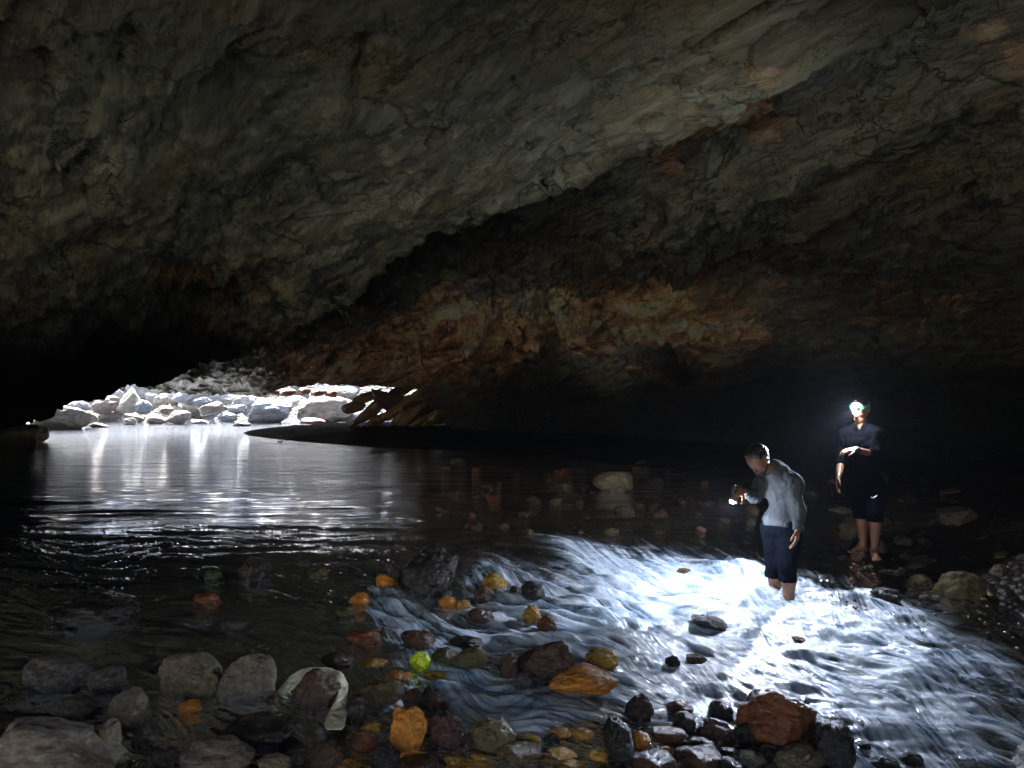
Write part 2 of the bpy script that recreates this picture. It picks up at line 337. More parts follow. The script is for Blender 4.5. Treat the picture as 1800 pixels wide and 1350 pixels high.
# mountain: unseen shell added over both sheets to block the sky and shade the mud bar
gx = np.linspace(-26, 24, 60); gy = np.concatenate([np.linspace(MOUTH, 5, 15)[:-1], np.linspace(5, 40, 60)])
X, Y = np.meshgrid(gx, gy)
Z = np.interp(Y, [-2,.3,2,5], [1.45,3.5,3.9,6.2]) + (2.0*fbm(np.stack([X*.15, Y*.15, X*0], -1), 3, 77))*sstep(-1, 5, Y)
left = sstep(-17, -24, X); right = sstep(14.5, 21, X)
Z = Z*(1-left)-5*left; Z = Z*(1-right)-5*right
far = sstep(30.5, 35, Y); Z = Z*(1-far*sstep(-3.2, -1.8, X)) - 5*far*sstep(-3.2, -1.8, X)
yo = 31.0 + 4.5*sstep(-12.5, -11.5, gx)*(1-.25*sstep(-7.2, -6.2, gx))  # far rim pushed out to keep the mud bar out of the sun
Yb = np.where(X < -2.5, MOUTH+(Y-MOUTH)*((yo[None]-MOUTH)/(40-MOUTH)), Y)
Z = np.where(X < -2.5, Z*(1-sstep(17, 29, Yb)*.80), Z)
Pm = np.stack([X, Yb, Z], -1).astype(np.float32)
me = mesh('mountain', Pm.reshape(-1,3), gridfaces(*X.shape)); attr(me, 'fol', Pm.reshape(-1,3)@FM.T); attr(me, 'rust', np.full(X.size, .3)); attr(me, 'tone', np.ones(X.size))
tag(put('mountain', me, M_CAVE), kind='structure')
# underside of the roof behind the camera, with an added low brow that keeps skylight off the floor
gx = np.linspace(-18, 15, 150); gy = np.linspace(MOUTH+.1, 6.5, 80); X, Y = np.meshgrid(gx, gy)
Z = 2.95 + .15*np.maximum(0, X)*.5 - .035*np.maximum(0, -X-3)**1.5 + .12*np.maximum(0, -Y) + .5*fbm(np.stack([X*.4, Y*.4, X*0], -1), 4, 5) + np.maximum(0, Y-1.5)*.16
Z = Z*(1-sstep(.2, MOUTH+.1, Y)) + sstep(.2, MOUTH+.1, Y)*(BROW-3.4*sstep(2.5, 5., X)+.25*noise(np.stack([X*.8, Y*.8, X*0], -1), 9))  # brow lowered on the right to darken the right bank
Z = np.where(np.abs(X+1) > 12, Z-(np.abs(X+1)-12)**1.5*.5, Z)
Pm = np.stack([X, Y, Z], -1).astype(np.float32)
me = mesh('cave_mouth_roof', Pm.reshape(-1,3), gridfaces(*X.shape)); attr(me, 'fol', Pm.reshape(-1,3)@FM.T); attr(me, 'rust', np.full(X.size, .2)); attr(me, 'tone', np.ones(X.size))
tag(put('cave_mouth_roof', me, M_CAVE), kind='structure')

# ------------------------------------------------------------------ river: water level and bed from points read off the photograph
QN = 1.7*F
def W2Q(px, py, z): Dd = -z*F/(py-HZ); return px, HZ+QN/Dd
WPTS = [(-400,900,-1.5),(0,900,-1.5),(400,880,-1.5),(800,860,-1.5),(600,940,-1.5),(900,915,-1.5),(1250,930,-1.55),(1150,900,-1.5),(0,1000,-1.5),(300,1000,-1.52),
 (500,1020,-1.53),(680,990,-1.53),(860,960,-1.55),(1050,985,-1.62),(1200,1000,-1.70),(1385,1042,-1.82),(1500,1040,-1.87),(1250,1060,-1.77),(950,1060,-1.66),
 (750,1065,-1.62),(650,1080,-1.62),(700,1130,-1.66),(850,1110,-1.69),(1100,1100,-1.77),(1300,1130,-1.85),(1500,1110,-1.92),(1700,1110,-1.98),(1900,1130,-2.05),
 (900,1200,-1.76),(1100,1180,-1.83),(1250,1200,-1.92),(1450,1200,-1.98),(1700,1200,-2.06),(2000,1250,-2.15),(1600,1320,-2.13),(1400,1340,-2.05),(1800,1340,-2.18),
 (750,1220,-1.76),(620,1180,-1.70),(400,1120,-1.62),(100,1100,-1.60),(300,1220,-1.68),(0,1200,-1.64),(500,1300,-1.76),(800,1300,-1.80),(1000,1290,-1.84),
 (1000,1350,-1.86),(200,1340,-1.72),(-300,1300,-1.66),(700,1500,-1.84),(1300,1500,-2.0),(2000,1500,-2.2),(0,1500,-1.72)]
WPTS += [(x, y, -1.5) for x in (-800, -400, 0, 400, 800, 1300) for y in (750, 770, 800, 850)]
wq = [W2Q(*p) for p in WPTS]; wz = tps(wq, [p[2] for p in WPTS], 4e-4)
def zw(px, q):
    z = wz(px, q); Dd = QN/(np.maximum(q, 700)-HZ)
    return np.where(q < 905, -1.5, np.where(q < 955, -1.5+(z+1.5)*sstep(905, 955, q), z))
def D_at(px, py, dz=0.0):
    """distance at which the water (plus dz) is met along the ray through a photo pixel"""
    q = py
    for _ in range(14):
        z = float(zw(np.array(float(px)), np.array(float(q))))+dz; Dd = -z*F/max(py-HZ, 20); q = HZ+QN/Dd
    return Dd, z
cols = np.linspace(-420, 2220, 1060); rows = np.concatenate([np.linspace(738, 880, 60)[:-1], np.linspace(880, 1560, 460)])
PX, Q = np.meshgrid(cols, rows); DD = QN/(Q-HZ); XX = (PX-900)/F*DD; ZW = zw(PX, Q)
SY = HZ - ZW/DD*F*1.0        # photo row of the undisturbed surface
# flow arrows (photo px, py, dx, dy)
FLOW = [(100,900,1,.05),(500,880,1,.1),(800,900,1,.12),(100,1050,1,.05),(450,1050,1,.15),(640,1000,1,.15),(870,930,1,.12),(1000,970,1,.38),(1100,960,1,.25),(1250,960,1,.3),
 (820,990,1,.45),(880,1030,.8,.6),(760,1080,1,.35),(680,1050,.35,1),(700,1100,1,.35),(850,1120,1,.05),(1000,1060,1,.15),(1000,1120,1,.1),(1130,1080,1,.3),
 (1250,1060,1,.35),(1200,1150,1,.45),(1350,1080,1,.75),(1450,1060,1,.6),(1550,1080,1,.4),(1700,1120,1,.38),(1350,1170,1,.5),(1500,1180,1,.25),(1650,1200,1,.35),
 (1500,1280,1,.5),(1700,1300,1,.5),(1300,1210,1,.4),(1150,1200,1,.25),(780,1180,.8,.6),(850,1230,1,.5),(820,1200,.9,.6),(930,1250,1,-.3),(1000,1230,1,-.1),
 (1100,1250,1,.1),(700,1250,.6,.5),(650,1200,.7,.5),(500,1150,1,.2),(200,1150,1,.1),(300,1270,1,.3),(600,1300,1,.2),(800,1320,1,.1),(1000,1320,1,.1),(1800,1200,1,.5),(2100,1350,1,.5)]
fx = tps([p[:2] for p in FLOW], [p[2]/math.hypot(p[2],p[3]) for p in FLOW], 5e-3); fy = tps([p[:2] for p in FLOW], [p[3]/math.hypot(p[2],p[3]) for p in FLOW], 5e-3)
VX = fx(PX, SY); VY = fy(PX, SY)
wob = fbm(np.stack([PX*.006, SY*.009, PX*0], -1), 3, 31)*1.1
an = np.arctan2(VY, VX)+wob; VX, VY = np.cos(an), np.sin(an)
def bil(A, ci, ri):
    ci = np.clip(ci, 0, A.shape[1]-1.001); ri = np.clip(ri, 0, A.shape[0]-1.001)
    c0 = ci.astype(np.int32); r0 = ri.astype(np.int32); a = ci-c0; b = ri-r0
    return (A[r0,c0]*(1-a)+A[r0,c0+1]*a)*(1-b)+(A[r0+1,c0]*(1-a)+A[r0+1,c0+1]*a)*b
r0_ = 59; dc = cols[1]-cols[0]; dr = rows[-1]-rows[-2]
def lic(N_, steps, h):
    sub = N_[r0_:]; vx = VX[r0_:]/dc; vy = VY[r0_:]/dr
    R, Cc = np.mgrid[0:sub.shape[0], 0:sub.shape[1]].astype(np.float32)
    acc = sub.copy(); wsum = 1.0
    for sg in (1, -1):
        ci, ri = Cc.copy(), R.copy()
        for k in range(steps):
            ax, ay = bil(vx, ci, ri), bil(vy, ci, ri); ci += sg*h*ax; ri += sg*h*ay
            ww = 1-k/steps; acc += bil(sub, ci, ri)*ww; wsum += ww
    out = np.zeros_like(N_); acc /= wsum; acc = (acc-acc.mean())/acc.std(); out[r0_:] = acc; return out
sz = (SY-HZ)/450.0
def nz(fr, seed): return noise(np.stack([PX*fr/np.maximum(sz,.35), SY*fr*1.7/np.maximum(sz,.35), PX*0+.5], -1), seed)
L1 = lic(rng.standard_normal(PX.shape).astype(np.float32), 13, 2.6)
L2 = lic(nz(.16, 21)+.8*nz(.32, 22), 12, 4.)
L3 = lic(nz(.06, 23), 10, 7.)
# foam density: (px, py, rx, ry, rotation, weight)
FOAM = [(1255,1065,170,60,12,.75),(1330,1110,160,60,25,.65),(1120,1040,130,45,10,.6),(1150,1000,110,16,12,.3),(1020,972,90,9,22,.22),(1075,990,120,14,15,.3),(920,1005,70,14,25,.24),
 (1270,1010,90,14,8,.4),(1420,1170,200,55,22,.6),(1560,1120,160,45,20,.45),(1620,1220,190,60,22,.5),(1500,1270,130,60,30,.4),(1000,1100,160,34,5,.7),(900,1060,70,34,20,.6),
 (870,1045,55,30,55,.6),(690,1075,30,46,-50,.7),(740,1105,70,18,15,.8),(820,1122,80,16,5,.5),(795,1195,80,38,32,.85),(850,1235,100,40,25,.9),(960,1240,120,34,-8,.85),(1090,1225,130,34,5,.6),
 (1200,1200,110,35,15,.4),(1190,1240,60,34,20,.45),(1320,1220,90,22,20,.4),(1130,1140,150,40,15,.6),(1430,1080,90,30,25,.55),(1560,1060,90,18,14,.35),(1700,1290,140,50,25,.3),
 (690,1235,50,14,-25,.4),(370,1095,70,12,5,.3),(430,1110,60,8,10,.1),(1240,1150,90,30,20,.4),(1000,1150,60,20,0,.3),(650,1050,14,20,0,.2),(560,1235,30,12,0,.15),(1530,1340,60,24,0,.35),
 (1640,1345,120,26,20,.3),(1760,1180,120,40,25,.25),(150,1130,120,8,0,.06),(1480,1035,50,8,10,.3)]
foam = np.zeros_like(PX)
for (cx, cy_, rx, ry, a, wt) in FOAM:
    a = math.radians(a); u = (PX-cx)*math.cos(a)+(SY-cy_)*math.sin(a); v = -(PX-cx)*math.sin(a)+(SY-cy_)*math.cos(a)
    foam = 1-(1-foam)*(1-wt*np.exp(-((u/rx)**2+(v/ry)**2)*.9))
calm = sstep(.05, .35, foam)
# real relief of the torrent: standing waves and hummocks drawn out along the flow
hum = fbm(np.stack([PX*.011/np.maximum(sz,.4), SY*.022/np.maximum(sz,.4), PX*0], -1), 3, 61)
rel = (.085*hum*sstep(935, 1040, SY) + .006*L3 + .0028*L2 + .0010*L1)*calm + .006*L2*(1-calm)*sstep(900, 1000, SY)
HUMPS = [(1000,962,75,20,.045),(965,945,50,12,.02),(1180,1010,70,12,.035),(1310,1005,60,14,.07),(1360,1095,60,22,.06),(1400,1165,90,22,.07),(1600,1190,60,26,.06),(712,1055,22,22,.03),(1480,1060,70,16,.05),(860,1010,60,22,.05),(1090,1120,60,16,.03)]
for (cx, cy_, rx, ry, hh) in HUMPS: rel += hh*np.exp(-((PX-cx)/rx)**2-((SY-cy_)/ry)**2)
# travelling ripples on the pool (long crests, see the bright lines)
WX = XX; WY = DD
wv = np.zeros_like(PX)
wq_ = np.stack([WX*.25, WY*.5, WX*0], -1)
ph = 1.6*fbm(wq_, 3, 81)
for (kx, ky, am, p0) in ((.35,9.,.0035,0),(-.6,13.,.0025,1.),(1.2,17.,.0018,2.),(.2,22.,.0010,.5),(2.2,11.,.0016,3)):
    wv += am*np.sin(kx*WX+ky*WY+p0+ph*5)
rip = sstep(850, 905, SY)*(1-calm)
wv *= rip*(.5+1.2*np.clip(.5+fbm(np.stack([WX*.5, WY*.5, WX*0+7], -1), 2, 83)*1.5, 0, 1))
ZW2 = ZW+rel*np.clip((DD/5.5), .6, 1.3)+wv
Pw = np.stack([XX, DD, ZW2], -1)
me = mesh('river_water', Pw.reshape(-1,3), gridfaces(*PX.shape))
streak = .5+.10*L1+.15*L2+.10*L3+.45*fbm(np.stack([PX*.03/np.maximum(sz,.4), SY*.055/np.maximum(sz,.4), PX*0+5], -1), 5, 67, .65)
f0 = np.clip(foam*1.15+ (foam>.03)*((streak-.5)*(.25+.75*foam)*.8 + .55*fbm(np.stack([PX*.016/np.maximum(sz,.4), SY*.03/np.maximum(sz,.4), PX*0+2], -1), 3, 66)*np.minimum(1, foam*2)), 0, 1)
WMESH = me; attr(me, 'foam', sstep(.11, .72, f0).ravel()); attr(me, 'streak', streak.ravel()); attr(me, 'turb', calm.ravel())
def water_mat():
    m, nt, b, out = newmat('river_water'); nt.nodes.remove(b)
    A = lambda n: nd(nt, 'ShaderNodeAttribute', attribute_name=n).outputs['Fac']
    foam, streak, turb = A('foam'), A('streak'), A('turb')
    tc = nd(nt, 'ShaderNodeTexCoord').outputs['Object']
    wcoord = mixv(nt, tc, mth(nt, 'MULTIPLY', noi(nt, tc, .7, 2, .5), .5))
    r1 = noi(nt, scaled(nt, wcoord, (.32, 1.5, 1)), 1.7, 4, .55, .3); r2 = noi(nt, scaled(nt, wcoord, (.6, 2.2, 1)), 6., 4, .6)
    h = mth(nt, 'ADD', mth(nt, 'MULTIPLY', r1, 1.0), mth(nt, 'MULTIPLY', r2, .22))
    bp = nd(nt, 'ShaderNodeBump', {'Height': h, 'Strength': 1., 'Distance': .065})
    gl = nd(nt, 'ShaderNodeBsdfGlossy', {'Color': (.86,.91,1,1), 'Roughness': .035, 'Normal': bp.outputs[0]})
    tr = nd(nt, 'ShaderNodeBsdfTransparent', {'Color': mixc(nt, turb, ramp(nt, A('depth'), [(0., (.96,.89,.68)), (.10, (.80,.66,.38)), (.24, (.22,.17,.10)), (1., (.04,.04,.04))]), (.62,.70,.66))})
    fr = nd(nt, 'ShaderNodeFresnel', {'IOR': 1.33, 'Normal': bp.outputs[0]})
    clear = nd(nt, 'ShaderNodeMixShader', {0: fr.outputs[0], 1: tr.outputs[0], 2: gl.outputs[0]})
    fc = ramp(nt, streak, [(.15, (.12,.18,.25)), (.40, (.36,.45,.56)), (.60, (.60,.68,.78)), (.85, (.86,.90,.94))])
    fb = nd(nt, 'ShaderNodeBump', {'Height': mth(nt, 'ADD', streak, mth(nt, 'MULTIPLY', noi(nt, tc, 26, 5, .7), .7)), 'Strength': .5, 'Distance': .03})
    df = nd(nt, 'ShaderNodeBsdfDiffuse', {'Color': fc, 'Normal': fb.outputs[0]})
    tl = nd(nt, 'ShaderNodeBsdfTranslucent', {'Color': fc})
    g2 = nd(nt, 'ShaderNodeBsdfGlossy', {'Color': (1,1,1,1), 'Roughness': .2, 'Normal': fb.outputs[0]})
    d1 = nd(nt, 'ShaderNodeMixShader', {0: .2, 1: df.outputs[0], 2: tl.outputs[0]})
    d2 = nd(nt, 'ShaderNodeMixShader', {0: .10, 1: d1.outputs[0], 2: g2.outputs[0]})
    fin = nd(nt, 'ShaderNodeMixShader', {0: mth(nt, 'MULTIPLY', foam, .94), 1: clear.outputs[0], 2: d2.outputs[0]})
    nt.links.new(fin.outputs[0], out.inputs[0]); return m
M_WATER = water_mat()
tag(put('river_water', me, M_WATER), kind='structure')

# bed
BPTS = [(x, y, -2.2) for x in (-600,-200,200,600) for y in (770,820,900)] + [(1000,800,-1.8),(1000,850,-1.62),(900,890,-1.66),(1250,860,-1.55),(1150,930,-1.72),(800,850,-1.7),
 (700,950,-1.95),(300,1000,-1.8),(0,1000,-1.8),(1250,975,-1.9),(1000,980,-1.85),(850,1000,-1.75),(700,1060,-1.76),(500,1080,-1.7),(1385,1042,-2.12),(1480,1000,-1.84),(1250,1060,-2.05),(1500,1120,-2.2),(1800,1150,-2.3),
 (1535,985,-1.81),(1490,968,-1.80),(1600,960,-1.78),(1700,860,-1.5),(1400,860,-1.55),(1560,830,-1.4),(1800,900,-1.5),(1800,1040,-1.9),(1620,1020,-1.86),(2200,1000,-1.6),(2200,850,-1.3),
 (1000,1100,-2.0),(800,1130,-1.82),(900,1230,-1.98),(1200,1180,-2.12),(1600,1250,-2.35),(1800,1340,-2.4),(1400,1360,-2.2),(700,1250,-1.88),(550,1200,-1.8),(350,1200,-1.74),(100,1180,-1.70),
 (600,1340,-1.86),(850,1340,-1.9),(1100,1320,-1.93),(1250,1300,-1.99),(1350,1280,-2.02),(1300,1345,-1.97),(1200,1400,-1.95),(400,1330,-1.80),(150,1290,-1.72),(0,1250,-1.66),(-300,1250,-1.6),(-300,1500,-1.6),(200,1500,-1.72),(700,1550,-1.85),
 (1300,1550,-1.95),(2000,1550,-2.3),(-300,1050,-1.75),(2200,1250,-2.2)]
bq = [W2Q(*p) for p in BPTS]; bz = tps(bq, [p[2] for p in BPTS], 1e-3)
attr(WMESH, 'depth', np.clip(ZW-bz(PX, np.minimum(Q, 1560)), 0, 1).ravel())
cb = np.linspace(-900, 2900, 620); rb = np.concatenate([np.linspace(742, 850, 50)[:-1], np.linspace(850, 1900, 330)])
BX, BQ = np.meshgrid(cb, rb); BD = QN/(BQ-HZ); BXX = (BX-900)/F*BD
BZ = bz(BX, np.minimum(BQ, 1560)); farw = sstep(800, 765, BQ); BZ = BZ*(1-farw) - 2.2*farw
BZ = np.clip(BZ, -2.7, -1.2)
shore = sstep(1560, 2300, BX)*1.5*sstep(800, 830, BQ); BZ = BZ + shore*.6
BZ += fbm(np.stack([BXX*2.2, BD*2.2, BD*0], -1), 4, 44)*.09
Pb = np.stack([BXX, BD, BZ], -1)
me = mesh('riverbed', Pb.reshape(-1,3), gridfaces(*BX.shape))
gold = 0
for (cx, cy_, rx, ry, wt) in ((860,1310,240,70,1.3),(660,1280,90,50,.5),(740,1150,130,45,.45),(1010,1290,90,30,.8),(600,1330,80,40,.5),(330,1260,60,20,.5)):
    gold = gold + wt*np.exp(-((BX-cx)/rx)**2-((HZ-BZ/BD*F-cy_)/ry)**2)
attr(me, 'gold', np.clip(gold, 0, 1).ravel()); tag(put('riverbed', me, M_BED), kind='structure')
def bed_z(px, q): return float(np.clip(bz(np.array(float(px)), np.array(float(q))), -2.7, -1.2))
def D_bed(px, py, dz=0.0):
    q = py
    for _ in range(14):
        z = bed_z(px, q)+dz; Dd = -z*F/max(py-HZ, 20); q = HZ+QN/Dd
    return Dd, z

# one ground sheet beyond: behind the camera, outside both mouths, the slope opposite
gx = np.concatenate([np.linspace(-160,-42,24)[:-1], np.linspace(-42,42,150), np.linspace(42,160,24)[1:]])
gy = np.concatenate([np.linspace(-120,-12,20)[:-1], np.linspace(-12,90,190), np.linspace(90,260,20)[1:]])
X, Y = np.meshgrid(gx, gy)
Z = np.full_like(X, -1.95); inn = sstep(1.4, 2.6, Y)*sstep(43, 39, Y)*sstep(-34, -28, X); Z = Z-1.1*inn
Z += sstep(41, 56, Y)*5.5 + sstep(50, 120, Y)*30 + sstep(-8, -70, Y)*6 + sstep(-30,-80,X)*14 + sstep(24,80,X)*14
Z += fbm(np.stack([X*.12, Y*.12, X*0], -1), 5, 12)*(1.6*sstep(40,48,Y)+.25) + fbm(np.stack([X*.7, Y*.7, X*0], -1), 4, 15)*.5*sstep(40,44,Y)
me = mesh('ground', np.stack([X,Y,Z],-1).reshape(-1,3), gridfaces(*X.shape)); me.materials.append(M_GRD); me.materials.append(M_SLOPE)
cyf = np.array([p.center[1] for p in me.polygons]); me.polygons.foreach_set('material_index', (cyf > 20).astype(np.int32))
tag(put('ground', me), kind='structure')

# dark mud bar reaching into the pool
ux = np.linspace(410, 1500, 240); vv_ = np.linspace(0, 1, 60)[:,None]
yn = np.interp(ux, [410,440,490,560,640,700,780,860,1000,1200,1500],[763,768,774,780,786,789,792,797,808,830,850])
yf = np.interp(ux, [410,440,500,600,700,780,1500],[762,755,750,746,744,743,743])
Dn, Df = 1.5*F/(yn-HZ), np.minimum(1.5*F/(yf-HZ), 38)
Yy = Dn[None]*(1-vv_)+Df[None]*vv_; Xx = (ux[None]-900)/F*Yy
hgt = np.interp(ux, [410,450,560,700,900,1500],[.0,.10,.22,.30,.30,.35])[None]*np.sin(np.pi*np.clip(vv_,0,1)*.97)**.55
Zz = -1.56+hgt+.06*np.minimum(1, hgt*5)+fbm(np.stack([Xx, Yy, Xx*0], -1), 4, 6)*.12*np.minimum(1, hgt*6)
tag(put('sand_bar', mesh('sand_bar', np.stack([Xx,Yy,Zz],-1).reshape(-1,3), gridfaces(*Xx.shape)), M_MUD), kind='structure')

# ------------------------------------------------------------------ stones
import bmesh
_ico = {}
def ico(sub):
    if sub not in _ico:
        bm = bmesh.new(); bmesh.ops.create_icosphere(bm, subdivisions=sub, radius=1.0)
        V = np.array([v.co[:] for v in bm.verts], np.float32); Fc = np.array([[v.index for v in f.verts] for f in bm.faces], np.int32); bm.free()
        _ico[sub] = (V, Fc)
    return _ico[sub]
def stone_verts(seed, kind, sub):
    V, Fc = ico(sub); V = V.copy(); r = np.random.default_rng(seed)
    if kind == 'round':
        V += V*(fbm(V*.9+seed*3.1, 3, seed)*.55)[:,None]; npl, lo, hi = 4, .72, .92
    elif kind == 'block':
        V += V*(fbm(V*.8+seed*3.1, 2, seed)*.3)[:,None]; npl, lo, hi = 10, .55, .8
    elif kind == 'slab':
        V += V*(fbm(V*.8+seed*3.1, 2, seed)*.3)[:,None]; npl, lo, hi = 8, .55, .8
    else:  # cobble
        V += V*(fbm(V*.9+seed*3.1, 2, seed)*.35)[:,None]; npl, lo, hi = 7, .62, .85
    for k in range(npl):
        n = r.normal(size=3); n /= np.linalg.norm(n); d = r.uniform(lo, hi)
        ex = np.maximum(0, V@n-d); soft = .09 if kind in ('block','slab') else .2
        ex = np.where(ex > 0, ex - soft*(1-np.exp(-ex/soft))*.6, 0); V -= ex[:,None]*n.astype(np.float32)
    V += V*((fbm(V*2.6+seed, 4, seed+3)*.16 + fbm(V*7+seed, 3, seed+8, ridge=True)*.04))[:,None]
    lo_, hi_ = V.min(0), V.max(0); V = (V-(lo_+hi_)/2)/((hi_-lo_)/2)      # fills the unit box
    return V, Fc
_sm = {}
def stone_mesh(kind, seed, sub):
    k = (kind, seed, sub)
    if k not in _sm:
        V, Fc = stone_verts(seed, kind, sub); _sm[k] = mesh('stone_shape', V, Fc)
    return _sm[k]
COL = dict(orange=(.62,.22,.018), gold=(.48,.25,.03), rust=(.17,.045,.010), brown=(.070,.028,.012), dark=(.022,.012,.008), black=(.008,.006,.007), olive=(.10,.075,.025),
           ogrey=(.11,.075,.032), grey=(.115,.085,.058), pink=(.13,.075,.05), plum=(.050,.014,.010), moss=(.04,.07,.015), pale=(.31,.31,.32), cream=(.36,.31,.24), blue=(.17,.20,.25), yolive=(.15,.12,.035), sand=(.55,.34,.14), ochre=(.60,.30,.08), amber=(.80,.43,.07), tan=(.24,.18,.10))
def stone(name, loc, half, rot=(0,0,0), kind='cobble', col='brown', wet=True, seed=None, sub=4, label=None, cat='rock', group=None, jit=.15):
    mats = (M_WET if wet else M_DRY); sd_ = seed if seed is not None else random.randint(1, 9)
    me = stone_mesh(kind, sd_, sub)
    o = bpy.data.objects.new(name, me); C.objects.link(o)
    o.location = loc; o.scale = half; o.rotation_euler = rot
    if not me.materials: me.materials.append(None)
    o.material_slots[0].link = 'OBJECT'; o.material_slots[0].material = mats
    c = COL[col]; j = 1+random.uniform(-jit, jit); o.color = (c[0]*j, c[1]*j, c[2]*j, 1)
    tag(o, label, cat, group); return o

def on_river(px, py, w, h, kind, col, label, name='stone', up=.5, rotz=None, tilt=0., wet=True, seed=None, dep=None, sub=5, base='water', dist=None, group=None):
    """a stone whose picture centre is (px,py) and size w x h photo pixels, standing on the bed / in the water"""
    foot = py+h*(.5-.12)
    Dd, z = (D_at if base == 'water' else D_bed)(px, foot)
    if dist: Dd = dist
    hw = w/2/F*Dd; hh = h/2/F*Dd*1.02; hd = (dep*hw if dep else max(hh, hw*.8))
    Dd += hd*.35
    loc = at(px, py, Dd); loc.z -= hh*.10
    return stone(name, loc, (hw, hd, hh*1.08), (0, math.radians(tilt), 0), kind, col, wet, seed, sub, label, 'stone' if w < 90 else 'rock', group)

